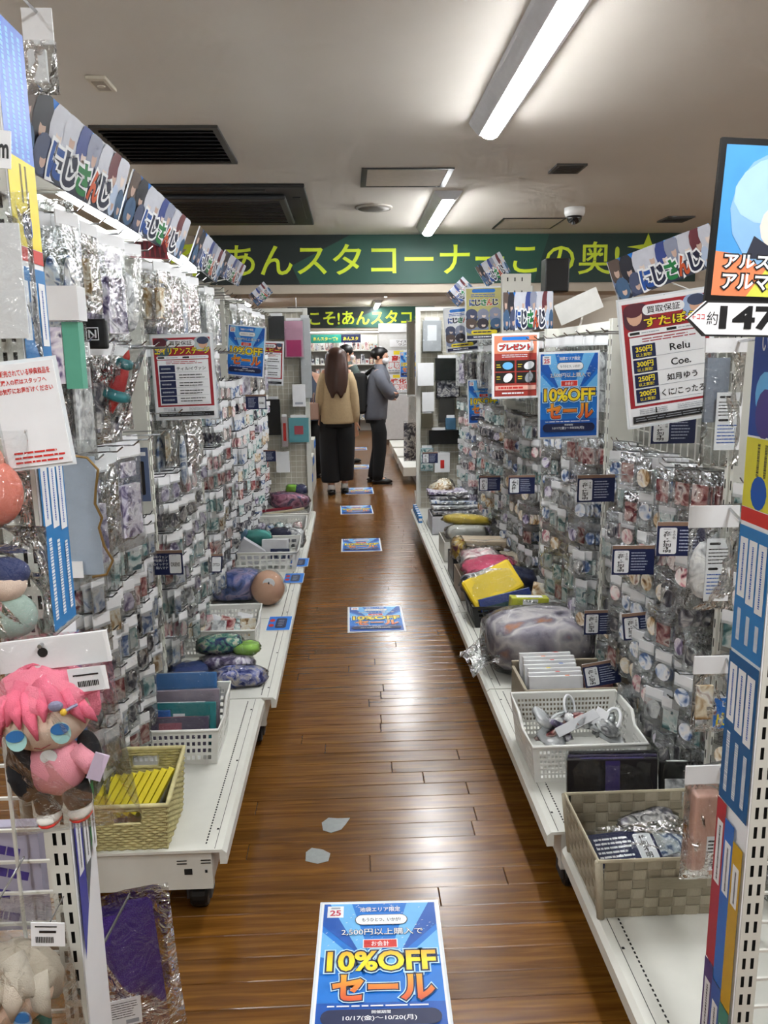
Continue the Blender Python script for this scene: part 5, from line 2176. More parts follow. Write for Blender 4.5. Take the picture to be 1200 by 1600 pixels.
# ---------------------------------------------------------------- left: wicker basket with yellow cases
WICK = mat('wicker_straw', '#b5ab77', .7, var=.22, vs=40, bump=.3, bs=200)
wx0, wx1, wy0, wy1, wz = -.675, -.468, 1.785, 1.985, .2
e = empty('wicker_basket', ((wx0 + wx1) / 2, (wy0 + wy1) / 2, wz), 'straw coloured wicker basket holding yellow cases, nearest on left shelf', 'basket')
b = MB()
hwF, hwB, rows = .125, .175, 17
W, D = (wx1 - wx0) / 2, (wy1 - wy0) / 2


def ring_pt(u, h, off):
    """perimeter of the tapered basket, u in 0..4 (front, right, back, left)"""
    k = .88 + .12 * h / hwB
    w_, d_ = W * k + off, D * k + off
    i = int(u) % 4
    t = (u - int(u)) * 2 - 1
    return [Vector((t * w_, -d_, h)), Vector((w_, t * d_, h)), Vector((-t * w_, d_, h)), Vector((-w_, -t * d_, h))][i]


def rim_h(u):
    """rim height along the perimeter"""
    i, t = int(u) % 4, u - int(u)
    if i == 0:
        return hwF
    if i == 2:
        return hwB
    q = t if i == 1 else 1 - t
    return hwF + (hwB - hwF) * q


ns = 13
for r in range(rows + 7):
    h = .004 + r * .0074
    pts, seg = [], []
    for q in range(4 * ns + 1):
        u = 4 * q / (4 * ns)
        if u >= 4:
            u = 3.9999
        i, t = int(u), u - int(u)
        ok = h < rim_h(u) - .003
        if i in (0, 2) and .34 < t < .66:
            hh = rim_h(u)
            if hh - .048 < h < hh - .016:
                ok = False
        off = .0022 * (1 if (q + r) % 2 else -1)
        if ok:
            seg.append(ring_pt(u, h, off))
        if (not ok or q == 4 * ns) and len(seg) > 1:
            b.tube(seg, .0042, 5)
        if not ok:
            seg = []
b.build('woven_strands', WICK, e, smooth=True, kind='stuff')
b = MB()
for q in range(4 * ns):
    u = 4 * q / (4 * ns)
    i, t = int(u), u - int(u)
    if i in (0, 2) and .34 < t < .66:
        continue
    b.tube([ring_pt(u, 0, 0), ring_pt(u, rim_h(u) * .5, 0), ring_pt(u, rim_h(u) - .004, 0)], .0028, 5)
b.build('stakes', WICK, e, kind='stuff')
b = MB()
pts = [ring_pt(4 * q / 40 if q < 40 else 3.9999, rim_h(4 * q / 40), .0015) for q in range(40)]
b.tube(pts, .0062, 7, closed=True)
b.build('rim', mat('wicker_rim', '#c4bb8a', .7, var=.2, vs=60), e, smooth=True)
MB().b2(-W * .87, W * .87, -D * .87, D * .87, 0, .004).build('bottom', WICK, e)
for sy, hh in ((-1, hwF), (1, hwB)):
    b = MB()
    k = .88 + .12 * (hh - .03) / hwB
    yy = sy * (D * k)
    a = W * .33
    b.tube([(-a, yy, hh - .014), (a, yy, hh - .014), (a, yy, hh - .05), (-a, yy, hh - .05)], .0035, 6, closed=True)
    b.build('handle_opening', MATS['wicker_rim'], e)
YCASE = mat('yellow_case', '#e6d62c', .3, var=.05)
for i in range(9):
    x = -.655 + .0185 * i
    pack('cd_case', (x + .004, 1.872 + .004 * i, .297), (.014, .098, .118), (-.62, .36, -.3), YCASE, f'yellow case with picture cover, {ORD[i]} from the left in the wicker basket', 'case', None, False, 'yellow cases in the wicker basket', .001)
for o in [q for q in COL.objects if q.name.startswith('cd_case')]:
    MB().box((.0069, .006, .004), (.0006, .07, .085)).build('cover_print', ARTS[6], o)
    MB().box((0, -.0445, 0), (.006, .0006, .08)).build('spine_print', INK, o)
    MB().box((0, .01, .0527), (.010, .06, .0006)).build('top_print', PAPER, o)
pack('paper_pouch', (-.62, 1.83, .235), (.07, .008, .06), (-.9, 0, .3), ARTS[2], 'small dark printed pouch in the front corner of the wicker basket', 'pouch')

# left white basket one: leaning folders
basket(-.735, -.408, 2.205, 2.44, .2, .115, .165, 'white perforated basket of leaning folders behind the wicker basket', 17, 6)
BX = -.575
pack('folder_pack', (BX + .005, 2.405, .318), (.245, .006, .19), (-.18, 0, .02), mat('folder_blue', '#3f78b4', .4), 'clear folder with broad blue header at the back of the basket', 'folder', (mat('folder_clear', '#b9c0cc', .3), .9, .55, -.2), True)
pack('folder_pack', (BX + .03, 2.365, .295), (.22, .010, .155), (-.22, 0, .03), mat('folder_mauve', '#8d8290', .4), 'mauve grey wrapped folder in front of the blue header one', 'folder', None, True)
pack('folder_pack', (BX + .02, 2.325, .28), (.23, .012, .135), (-.25, 0, -.02), mat('folder_teal', '#2b7f84', .35), 'teal wrapped folder in the left white basket', 'folder', (PAPER, .16, .3, .1), True)
pack('folder_pack', (BX - .06, 2.31, .27), (.11, .012, .12), (-.25, 0, .03), mat('folder_royal', '#2a5a9c', .35), 'royal blue short folder at the left end of the white basket', 'folder', None, True)
pack('folder_pack', (BX + .0, 2.285, .262), (.235, .010, .11), (-.3, 0, .02), mat('folder_plum', '#4b4258', .35), 'dark plum wrapped folder frontmost in the left white basket', 'folder', (mat('plum_red', '#94505e', .4), .3, .2, .25), True)

# left pile of wrapped towels
bundle('wrapped_towel', (-.44, 2.815, .232), (.10, .055, .032), art('art_indigo', ['#1b2450', '#33408a', '#8a8fc0', '#cfc3b4', '#26306a'], 30), 'navy patterned wrapped towel at the front of the blue pile', 'towel', (0, 0, .05), seed=2)
bundle('wrapped_towel', (-.64, 2.87, .23), (.075, .06, .03), mat('towel_blue', '#34477e', .8), 'plain blue wrapped towel at the left of the pile', 'towel', (0, 0, .2), seed=3)
bundle('wrapped_towel', (-.50, 2.93, .238), (.10, .05, .035), ARTS[5], 'violet wrapped towel in the middle of the pile', 'towel', (0, 0, -.1), seed=4)
bundle('wrapped_towel', (-.53, 2.97, .305), (.085, .05, .03), art('art_navy_green', ['#15202f', '#23306a', '#5da88a', '#e0d8c0', '#203a70'], 30), 'navy and green wrapped towel on top of the pile', 'towel', (0, 0, .1), seed=5)
bundle('wrapped_towel', (-.425, 2.96, .29), (.05, .045, .02), mat('towel_lime', '#8fc04a', .7, var=.3, vs=20), 'small lime green wrapped item on top of the blue pile', 'towel', seed=6)

# left white basket two with small packs
basket(-.735, -.402, 3.09, 3.33, .2, .115, .15, 'white perforated basket of small packs behind the towel pile', 20, 6)
for i in range(9):
    rnd = random.Random(i + 40)
    pack('small_pack', (-.69 + .031 * i, 3.15 + .03 * (i % 4), .30 + .004 * (i % 3)), (.065, .006, .075), (-.9 + .25 * (i % 3), .2 * (i % 2), rnd.uniform(-.5, .5)), [CARD, ARTS[4], ARTS[1], CARD, ARTS[6], ARTS[7], ARTS[3], CARD, ARTS[4]][i],
         f'small flat pack, {ORD[i]} from the left in the second white basket', 'packet', None, i % 2 == 0, 'packs in the second left basket')

# pillow and peach plush
bundle('wrapped_cushion', (-.60, 3.92, .275), (.135, .11, .072), art('art_cushion_blue', ['#17264a', '#2f4f94', '#7d86c0', '#b9a7c9', '#223a70'], 14), 'blue patterned cushion wrapped in film on the left shelf', 'cushion', seed=8, wr=.05)
o = empty('round_plush', (-.425, 3.80, .2), 'peach coloured round plush with white tag on the left shelf', 'plush')
MB().ell((0, 0, .088), (.080, .075, .088), 22, 16, warp=lambda p: 1 + .06 * (p.z < 0) * (1 - abs(p.z))).build('body', mat('peach_plush', '#d5a98f', .85, bump=.25, bs=700), o, smooth=True)
b = MB()
flat(b, .012, .128, .030, .026, -.060, 0, .004)
tg = b.build('white_tag', CARD, o, rot=(.0, 0, 0))
MB().box((.012, -.066, .125), (.006, .002, .022)).build('tag_mark', INK, tg)
MB().ell((0, 0, .09), (.092, .085, .095), 20, 14, warp=lambda p: 1 + .05 * math.sin(9 * p.x + 6 * p.z)).build('clear_wrap', FILM, o, smooth=True)

# crate with large holes
basket(-.715, -.312, 4.40, 4.70, .2, .12, .15, 'white crate with large square holes holding grey boxes, left shelf', 9, 4, fill=.72)
pack('card_box', (-.60, 4.50, .305), (.15, .06, .11), (0, .6, .1), mat('box_grey', '#b9b9be', .5), 'grey box standing on its corner in the white crate', 'box')
pack('card_box', (-.455, 4.55, .30), (.15, .08, .13), (-.15, 0, -.05), mat('box_pale', '#cfcfd2', .5), 'pale grey box in the white crate with navy card in front', 'box')
pack('navy_pack', (-.42, 4.46, .295), (.11, .012, .065), (-.1, 0, -.03), NAVY, 'navy card pack leaning in the right of the white crate', 'packet', (GREYP, .25, .6, 0), True)
bundle('plush_toy', (-.58, 4.62, .36), (.09, .05, .045), mat('teal_plush', '#4fa39a', .85, bump=.3, bs=500), 'teal plush toy lying at the back of the white crate', 'plush', seed=12)
bundle('plush_toy', (-.65, 4.60, .38), (.03, .03, .04), mat('steel_blue_plush', '#5f86a0', .7), 'small steel blue plush at the left back of the crate', 'plush', seed=13)
bundle('navy_bundle', (-.45, 4.83, .32), (.07, .05, .05), mat('navy_cloth', '#1d2448', .8), 'navy wrapped bundle behind the white crate', 'bundle', seed=14)
bundle('grey_bundle', (-.36, 4.86, .30), (.06, .05, .06), ARTS[6], 'grey crinkled bundle behind the white crate at its right', 'bundle', seed=15)
basket(-.715, -.305, 5.0, 5.28, .2, .12, .16, 'white perforated basket far along the left shelf', 18, 6)
for i in range(6):
    bundle('small_bundle', (-.66 + .06 * i, 5.12, .30 + .01 * (i % 2)), (.03, .05, .035), ARTS[(i * 3 + 2) % 8], f'small wrapped bundle, {ORD[i]} from left in the far left basket', 'bundle', seed=20 + i, group='bundles in the far left basket')
basket(-.715, -.30, 5.56, 5.86, .2, .12, .15, 'white perforated basket nearest the left end panel', 18, 6)
bundle('stuffed_bag', (-.46, 5.74, .385), (.14, .07, .06), art('art_rose_navy', ['#1a1d3a', '#8a4a64', '#c98aa0', '#2a2f5a', '#b9a0b0'], 12), 'rose and navy stuffed bag in the last left basket', 'bag', (0, .1, .1), seed=30)
bundle('stuffed_bag', (-.39, 5.80, .43), (.06, .05, .06), mat('bag_navy', '#23285a', .6), 'navy round bag on top of the last left basket', 'bag', seed=31)
bundle('stuffed_bag', (-.44, 5.78, .47), (.04, .035, .03), mat('bag_lime', '#8cc63e', .6), 'lime green item on top of the last left basket', 'bag', seed=32)
pack('rolled_poster', (-.50, 5.62, .325), (.32, .016, .016), (0, -.12, .1), mat('poster_cream', '#cdbfa0', .5), 'cream rolled poster lying across the last left basket', 'poster')
pack('rolled_poster', (-.56, 5.66, .335), (.26, .018, .018), (0, -.1, .05), mat('poster_crimson', '#8d2a3a', .5), 'crimson rolled poster lying across the last left basket', 'poster')

# ---------------------------------------------------------------- right: woven strap basket
STRAP = [mat('strap_taupe', '#8f8671', .7, var=.10, vs=90, bump=.25, bs=900, stretch=(1, 1, 6)), mat('strap_taupe_pale', '#a59c87', .7, var=.10, vs=90, bump=.25, bs=900, stretch=(6, 6, 1))]
sx0, sx1, sy0, sy1, sz, shh = .528, .835, 1.515, 1.775, .17, .15
e = empty('woven_basket', ((sx0 + sx1) / 2, (sy0 + sy1) / 2, sz), 'taupe basket of interlaced wide straps on the lower right shelf', 'basket')
W, D = (sx1 - sx0) / 2, (sy1 - sy0) / 2
nr = 6


def strap_wall(a, bq, nrm, n, skip=None):
    """interlaced straps on one wall from a to bq (bottom corners), leaning outwards by nrm"""
    a, bq, nrm = Vector(a), Vector(bq), Vector(nrm)
    lean = nrm * .10
    cellw, cellh = 1 / n, shh / nr
    for i in range(n):                                    # upright straps
        mb = MB()

        def fn(u, v, i=i):
            t = (i + .03 + .94 * u) / n
            h = v * shh
            ph = max(-1, min(1, 2.5 * math.sin(PI * (h / cellh) + (0 if i % 2 else PI))))
            return a.lerp(bq, t) + Vector((0, 0, h)) + lean * h + nrm * (.0019 * ph)
        mb.surf(fn, 1, nr * 6)
        o = mb.build('upright_strap', STRAP[0], e)
        solid(o, .0016)
    for r in range(nr):                                   # level straps
        mb = MB()

        def fn(u, v, r=r):
            h = (r + .03 + .94 * v) * cellh
            i = u * n
            ph = max(-1, min(1, -2.5 * math.cos(PI * (i - .5 + (0 if r % 2 else 1)))))
            return a.lerp(bq, u) + Vector((0, 0, h)) + lean * h + nrm * (.0019 * ph)
        mb.surf(fn, n * 6, 1)
        o = mb.build('level_strap', STRAP[1], e)
        solid(o, .0016)


k = .93
strap_wall((-W * k, -D * k, 0), (W * k, -D * k, 0), (0, -1, 0), 9)
strap_wall((W * k, -D * k, 0), (W * k, D * k, 0), (1, 0, 0), 7)
strap_wall((W * k, D * k, 0), (-W * k, D * k, 0), (0, 1, 0), 9)
strap_wall((-W * k, D * k, 0), (-W * k, -D * k, 0), (-1, 0, 0), 7)
MB().b2(-W * k, W * k, -D * k, D * k, 0, .004).build('bottom', STRAP[0], e)
b = MB()
q = k + .10 * shh / W
Wt, Dt = W * k + .10 * shh, D * k + .10 * shh
b.tube([(-Wt, -Dt, shh), (Wt, -Dt, shh), (Wt, Dt, shh), (-Wt, Dt, shh)], .0045, 6, closed=True)
b.build('rim', mat('strap_rim', '#b3aa92', .6), e)
for cx_, cy_ in ((-1, -1), (1, -1), (1, 1), (-1, 1)):
    MB().tube([(cx_ * W * k, cy_ * D * k, 0), (cx_ * (W * k + Wt) / 2, cy_ * (D * k + Dt) / 2, shh / 2), (cx_ * Wt, cy_ * Dt, shh)], .009, 8).build('corner_binding', STRAP[1], e, smooth=True)
b = MB()
b.box((.02, -D * k - .018, shh * .62), (.13, .003, .028))
b.build('label_holder', STRAP[0], e)
p = Print(.17, .085)
p.rect(0, 0, 1, 1, NAVY)
p.rect(0, 0, .06, 1, BRN)
p.rr(.70, .12, .96, .9, PAPER, .12)
p.text('性別不明', .78, .18, .88, .84, INK, .02, vert=True)
p.lines(.12, .12, .66, .9, 6, PAPER, 9, .45)
pm_ = tr(.625, 1.635, .262) @ Matrix.Rotation(.12, 4, 'Z') @ Matrix.Rotation(.45, 4, 'X')
o = p.sheet('name_card', pm_, CARD, .002, 'navy name card lying in a clear sleeve inside the woven basket', 'sign card')
b = pillow(.26, .11, .02, 91, 14, 10, .6)
b.build('clear_sleeve', FILM2, o, loc=(.05, .055, .004), rot=(-PI / 2, 0, 0), smooth=True)
for i in range(5):
    bundle('clear_packet', (.70 + .02 * (i % 3), 1.61 + .03 * i, .215 + .012 * i), (.085, .035, .014), ARTS[[6, 2, 0, 6, 2][i]], f'clear wrapped packet in the woven basket, {ORD[i]} from the front', 'packet', (.3, 0, .1 * i), seed=60 + i, group='packets in the woven basket')
for i, (m, lab) in enumerate([(mat('book_black', '#17151a', .3), 'black wrapped book standing behind the woven basket, frontmost'), (mat('book_indigo', '#231c3c', .3), 'indigo wrapped book standing behind the woven basket'), (BLACK, 'black book at the back behind the woven basket')]):
    pack('wrapped_book', (.665 + .01 * i, 1.842 + .026 * i, .288 - .004 * i), (.235, .014, .175), (-.12, 0, -.04), m, lab, 'book', ((mat('book_violet', '#3a2f68', .35), .16, .95, 0) if i == 0 else None), True)
pack('boxed_card', (.865, 1.86, .275), (.13, .012, .15), (-.15, 0, -.06), BLACK, 'black card pack with pale window right of the wrapped books', 'packet', (ARTS[6], .8, .5, -.05), True)

# right white basket with clear packets
basket(.497, .835, 2.03, 2.32, .2, .118, .15, 'white perforated basket full of clear packets, right shelf front', 26, 8)
for i in range(14):
    rnd = random.Random(i + 70)
    x, y_ = .55 + .235 * rnd.random(), 2.09 + .17 * rnd.random()
    bundle('clear_packet', (x, y_, .285 + .022 * (i % 3)), (.042, .030, .010), [CARD, ARTS[6], CARD, ARTS[5], ARTS[6], ARTS[7], CARD][i % 7], f'small clear packet heaped in the white right basket, {ORD[i]} from its bottom', 'packet',
           (rnd.uniform(-.6, .6), rnd.uniform(-.6, .6), rnd.uniform(0, 3)), seed=80 + i, group='clear packets heaped in the right basket')
pack('grey_ruler_card', (.655, 2.13, .338), (.135, .003, .032), (-1.0, -.42, .1), mat('card_grey', '#b9bbbd', .4), 'long grey header card lying on the packets in the right basket', 'card')
pack('white_header', (.735, 2.16, .335), (.04, .003, .07), (-1.0, .5, -.3), CARD, 'white header card upright in the right basket', 'card')
o = empty('clear_case', (.66, 2.23, .345), 'oval clear plastic case sticking out of the right basket', 'case', rot=(.9, .35, .3))
b = MB()
b.tube([(.02 * math.cos(2 * PI * q / 16), .035 * math.sin(2 * PI * q / 16), 0) for q in range(16)], .004, 6, closed=True)
b.build('frame', CARD, o, smooth=True)
MB().ell((0, 0, 0), (.019, .033, .007), 14, 8).build('shell', FILM, o, smooth=True)
o = empty('clear_case', (.775, 2.17, .325), 'second oval clear plastic case on the right of the basket', 'case', rot=(.5, -.2, -.6))
b = MB()
b.tube([(.024 * math.cos(2 * PI * q / 16), .045 * math.sin(2 * PI * q / 16), 0) for q in range(16)], .005, 6, closed=True)
b.build('frame', CARD, o, smooth=True)
MB().ell((0, 0, 0), (.023, .043, .008), 14, 8).build('shell', FILM, o, smooth=True)

# fabric box with white booklets
FAB = mat('fabric_box', '#8b8170', .8, var=.1, vs=60, bump=.3, bs=600)
fx0, fx1, fy0, fy1, fh = .572, .90, 2.44, 2.665, .10
e = empty('fabric_box', ((fx0 + fx1) / 2, (fy0 + fy1) / 2, .2), 'taupe fabric box of white booklets before the big pillow', 'box')
W, D = (fx1 - fx0) / 2, (fy1 - fy0) / 2
for nm, q in (('front_wall', (-W, W, -D, -D + .006)), ('back_wall', (-W, W, D - .006, D)), ('side_wall', (-W, -W + .006, -D + .006, D - .006)), ('side_wall', (W - .006, W, -D + .006, D - .006))):
    hh = fh + (.018 if nm == 'back_wall' else 0)
    MB().b2(*q, 0, hh).build(nm, FAB, e)
    b = MB()
    b.b2(q[0] - .002, q[1] + .002, q[2] - .002, q[3] + .002, hh, hh + .006)
    b.build('trim', mat('fabric_trim', '#a09682', .7), e)
MB().b2(-W, W, -D, D, 0, .004).build('bottom', FAB, e)
BOOK = mat('book_white', '#dedfe0', .45)
for i in range(7):
    o = pack('white_booklet', (.685 + .004 * (i % 3), 2.475 + .026 * i, .272 + .004 * i), (.185, .016, .13), (-.2, 0, .03 * (i % 2)), BOOK, f'white booklet with coloured mark, {ORD[i]} from the front in the fabric box', 'booklet', None, False, 'white booklets in the fabric box', .001)
    MB().box((.04 - .03 * (i % 3), 0, .0656), (.014, .012, .0006)).build('colour_mark', [ORANGEP, BRED, YEL, BLUED, BRED, ORANGEP, BRED][i], o)
bundle('plush_toy', (.842, 2.52, .288), (.045, .06, .035), mat('pink_white_plush', '#d99a98', .8, var=.25, vs=30), 'pink and white plush at the right end of the fabric box', 'plush', seed=99)

# big wrapped pillow
ARTP = art('art_pillow', ['#3f3a4a', '#6f6878', '#a39ba4', '#cbc4c2', '#857e8a', '#b0714a'], 7, .6, .8)


def overhang(o):
    b = MB()
    b.surf(lambda u, v: (-.20 - .10 * u + .01 * math.sin(7 * v), (v - .5) * .30, -.03 - .055 * u + .02 * math.sin(9 * v + 3 * u)), 6, 12)
    b.build('loose_wrap', FILM2, o, smooth=True)


bundle('wrapped_pillow', (.735, 2.90, .315), (.215, .17, .11), ARTP, 'large wrapped pillow with pale picture print on the right shelf', 'pillow', (0, 0, .05), seed=101, wr=.045, extra=overhang)
pack('yellow_pack', (.74, 3.14, .39), (.16, .05, .05), (0, .05, .05), mat('lime_pack', '#b3b83c', .4), 'lime yellow pack peeking over the big pillow', 'package', (CARD, .4, .8, 0), True)

# black crate of clothes packs
basket(.535, .945, 3.36, 3.64, .2, .10, .11, 'black plastic crate full of bright wrapped goods, right shelf', 14, 4, BLACK, 'plastic_crate', .72)
pack('cloth_pack', (.645, 3.46, .375), (.25, .035, .16), (-.75, -.42, .15), mat('cloth_yellow', '#e3c41c', .6, var=.12, vs=12), 'bright yellow cloth pack leaning in the black crate', 'cloth', None, True, None, .014)
pack('navy_folder', (.69, 3.385, .325), (.24, .012, .06), (-.35, -.22, .02), mat('folder_navy', '#183070', .35), 'navy folder with white stripe at the front of the black crate', 'folder', (mat('folder_dgreen', '#123c3a', .4), .95, .3, -.3), True)
MB()
pack('print_pack', (.88, 3.45, .315), (.11, .02, .12), (-.5, .2, -.2), ARTS[4], 'brown picture pack at the right of the black crate', 'package', None, True)
bundle('cloth_pack', (.66, 3.66, .41), (.12, .07, .03), mat('cloth_rose', '#d2486c', .6, var=.3, vs=10), 'hot pink cloth pack behind the yellow one', 'cloth', (.3, -.1, .1), seed=111)
bundle('cloth_pack', (.62, 3.58, .36), (.10, .05, .045), ARTS[2], 'black and white patterned cloth pack behind the yellow one', 'cloth', (.3, -.2, .1), seed=112)
bundle('cloth_pack', (.80, 3.60, .36), (.08, .06, .05), mat('cloth_navy', '#232a4a', .7), 'navy cloth pack at the back right of the crate', 'cloth', (.2, .2, 0), seed=113)
# brown boxes farther along
CARDB = mat('brown_box', '#8d7c6a', .6)
for (x0, x1, y0, y1, h_, m, lab) in [(.545, .93, 3.78, 4.06, .12, CARDB, 'open brown box of wrapped goods behind the black crate'), (.55, .93, 4.12, 4.36, .13, BLACK, 'open black box of goods farther along the right shelf'),
                                     (.555, .93, 4.56, 4.86, .12, mat('white_box', '#c8c5bc', .5), 'open white box of goods far along the right shelf'), (.56, .93, 5.3, 5.6, .13, MATS['box_grey'], 'open grey box of goods near the right end panel')]:
    e = empty('open_box', ((x0 + x1) / 2, (y0 + y1) / 2, .2), lab, 'box')
    W, D = (x1 - x0) / 2, (y1 - y0) / 2
    for nm, q in (('front_wall', (-W, W, -D, -D + .006)), ('back_wall', (-W, W, D - .006, D)), ('side_wall', (-W, -W + .006, -D + .006, D - .006)), ('side_wall', (W - .006, W, -D + .006, D - .006))):
        MB().b2(*q, 0, h_).build(nm, m, e)
    MB().b2(-W, W, -D, D, 0, .004).build('bottom', m, e)
bundle('wrapped_goods', (.66, 3.88, .375), (.10, .10, .05), ARTS[1], 'pink wrapped goods in the open brown box', 'package', (.2, 0, .1), seed=120)
bundle('wrapped_goods', (.82, 3.92, .355), (.07, .10, .05), mat('goods_tan', '#b3a48c', .6), 'tan wrapped goods at the right of the brown box', 'package', seed=121)
pack('wrapped_goods', (.72, 4.20, .40), (.28, .10, .05), (.1, .05, .05), mat('goods_beige', '#b9a88f', .5), 'flat beige wrapped pack on the open black box', 'package', None, True)
bundle('wrapped_goods', (.585, 4.17, .375), (.04, .06, .06), art('art_maroon_gold', ['#3a1620', '#7c2c3c', '#d3b02c', '#d9c8b0', '#5a2030'], 20), 'maroon and yellow pack at the left of the black box', 'package', seed=122)
bundle('wrapped_goods', (.70, 4.66, .36), (.12, .08, .04), mat('goods_pale', '#c2c0b8', .5), 'pale wrapped goods in the open white box', 'package', seed=123)
bundle('wrapped_goods', (.72, 4.75, .42), (.14, .06, .028), mat('goods_mustard', '#cdb33c', .6, var=.2, vs=15), 'mustard yellow wrapped cloth on the white box goods', 'package', (0, .08, 0), seed=124)
for i in range(5):
    pack('flat_goods', (.74 - .004 * i, 5.42 + .05 * i, .35 + .026 * i), (.33, .18, .02), (0, .03 * (i % 3) - .03, .06 * (i % 2)), [ARTS[2], ARTS[6], ARTS[0], ARTS[2], ARTS[5]][i], f'dark flat wrapped pack, {ORD[i]} from the bottom near the right end panel', 'package', None, True, 'flat packs near the right end panel')
bundle('wrapped_goods', (.67, 5.70, .45), (.09, .08, .06), ARTS[4], 'peach and brown wrapped cushion on top near the right end panel', 'package', (.3, -.4, 0), seed=126)
for i in range(6):
    pack('shelf_card', (.515, 5.75 + .09 * i, .225), (.03, .07, .05), (0, 0, 0), STEAL, f'blue boxed pack along the far right shelf edge, {ORD[i]} from the viewer', 'package', (CARD, .8, .4, 0), False, 'blue packs on the far right shelf edge')
# ================================================================== shoppers
SKINP = mat('person_skin', '#c99a80', .55, var=.05)
HAIRB = mat('hair_black', '#0d0c0d', .45, var=.2, vs=80)
HAIRBR = mat('hair_brown', '#3a2118', .4, var=.35, vs=60, stretch=(12, 12, 1))
MASKM = mat('mask_white', '#d8dade', .7)


def loft(rings, n=18, m=0, close=True):
    """rings of (cx, cy, z, rx, ry) from the bottom up"""
    b = MB()
    vs, fs = [], []
    for cx, cy, z, rx, ry in rings:
        for j in range(n):
            a = 2 * PI * j / n
            vs.append((cx + rx * math.cos(a), cy + ry * math.sin(a), z))
    for i in range(len(rings) - 1):
        for j in range(n):
            fs.append((i * n + j, i * n + (j + 1) % n, (i + 1) * n + (j + 1) % n, (i + 1) * n + j))
    if close:
        fs.append(tuple(range(n - 1, -1, -1)))
        fs.append(tuple((len(rings) - 1) * n + j for j in range(n)))
    return b.add(vs, fs, m)


def person(loc, face, label, sh, arms, legs, lean=(0, 0), headturn=0, H=1.56):
    """figure facing local +y; arms = per side [shoulder, elbow, wrist] offsets, legs = per side [hip, knee, ankle]"""
    e = empty('person', loc, label, 'person', rot=(0, 0, face))
    k = H / 1.6
    lx, ly = lean
    V, E_, R_ = [], [], []

    def v(p, r, par=None):
        V.append(Vector(p) * k)
        R_.append(r if isinstance(r, tuple) else (r, r))
        if par is not None:
            E_.append((par, len(V) - 1))
        return len(V) - 1
    pel = v((0, 0, .90), (.14, .10))
    wst = v((lx * .3, ly * .3, 1.06), (.125, .09), pel)
    chs = v((lx * .8, ly * .8, 1.24), (.145, .095), wst)
    nb = v((lx, ly, 1.345), (.06, .055), chs)
    nk = v((lx, ly + .012, 1.395), (.05, .05), nb)
    hd = v((lx, ly + .02, 1.47), (.074, .088), nk)
    cr = v((lx, ly + .012, 1.545), (.062, .072), hd)
    d = Vector((math.sin(headturn), math.cos(headturn), 0))
    v((lx + d.x * .085, ly + .02 + d.y * .085, 1.462), .014, hd)          # nose
    for s_, (S_, L_, W_) in zip((-1, 1), arms):
        a = v(S_, .052, chs)
        b_ = v(L_, .042, a)
        c = v(W_, .027, b_)
        hv = (Vector(W_) - Vector(L_)).normalized()
        side = Vector((0, 0, 1)).cross(hv)
        side = side.normalized() if side.length > .1 else Vector((1, 0, 0))
        pm = v(Vector(W_) + hv * .055, (.030, .016), c)
        for q, (o, ln) in enumerate(((-.024, .055), (-.008, .066), (.008, .064), (.023, .052))):
            f1 = v(Vector(W_) + hv * (.085) + side * o, .0085, pm)
            v(Vector(W_) + hv * (.085 + ln) + side * o * 1.2 + Vector((0, 0, -.008)), .007, f1)
        th = v(Vector(W_) + hv * .035 + side * .036, .010, c)
        v(Vector(W_) + hv * .075 + side * .052, .008, th)
    for (P_, K_, A_) in legs:
        a = v(P_, .085, pel)
        b_ = v(K_, .058, a)
        c = v(A_, .036, b_)
        v((A_[0], A_[1] + .09, .035), (.038, .028), c)
    me = bpy.data.meshes.new('body')
    me.from_pydata([tuple(x) for x in V], E_, [])
    me.materials.append(SKINP)
    o = link('body', me, e)
    m = o.modifiers.new('skin', 'SKIN')
    m.use_smooth_shade = True
    for q, dat in enumerate(me.skin_vertices[0].data):
        dat.radius = (R_[q][0] * k, R_[q][1] * k)
        dat.use_root = q == 0
    subsurf(o, 2)
    for s_ in (-1, 1):
        ep = Vector((lx, ly + .02, 1.475)) + Matrix.Rotation(-headturn, 3, 'Z') @ Vector((s_ * .030, .080, 0))
        MB().ell(ep * k, (.010, .006, .006), 8, 6).build('eye', INK, e, smooth=True)
        ep = Vector((lx, ly + .012, 1.465)) + Matrix.Rotation(-headturn, 3, 'Z') @ Vector((s_ * .078, 0, 0))
        MB().ell(ep * k, (.010, .016, .024), 8, 6).build('ear', SKINP, e, smooth=True)
    Mh = tr(lx * k, (ly + .02) * k, 1.44 * k) @ Matrix.Rotation(-headturn, 4, 'Z')
    MB().ell((0, .052, -.012), (.056, .042, .042), 14, 10, M=Mh).build('face_mask', MASKM, e, smooth=True)
    return e, k


def tubes(e, name, m, lst, n=12, k=1):
    for pts, rs in lst:
        MB().tube([Vector(p) * k for p in pts], [r * k for r in rs], n).build(name, m, e, smooth=True)


def shoes(e, m, spots, k=1, face=0):
    for x, y, z in spots:
        b = MB()
        b.ell((x * k, (y + .05) * k, .035 * k + z), (.045, .125, .035), 14, 8, warp=lambda p: 1 if p.z > -.6 else 1)
        o = b.build('shoe', m, e, smooth=True)
        MB().slab([(x * k + .043 * math.cos(2 * PI * q / 14), (y + .05) * k + .12 * math.sin(2 * PI * q / 14)) for q in range(14)], z, z + .012).build('sole', BLACK, o)


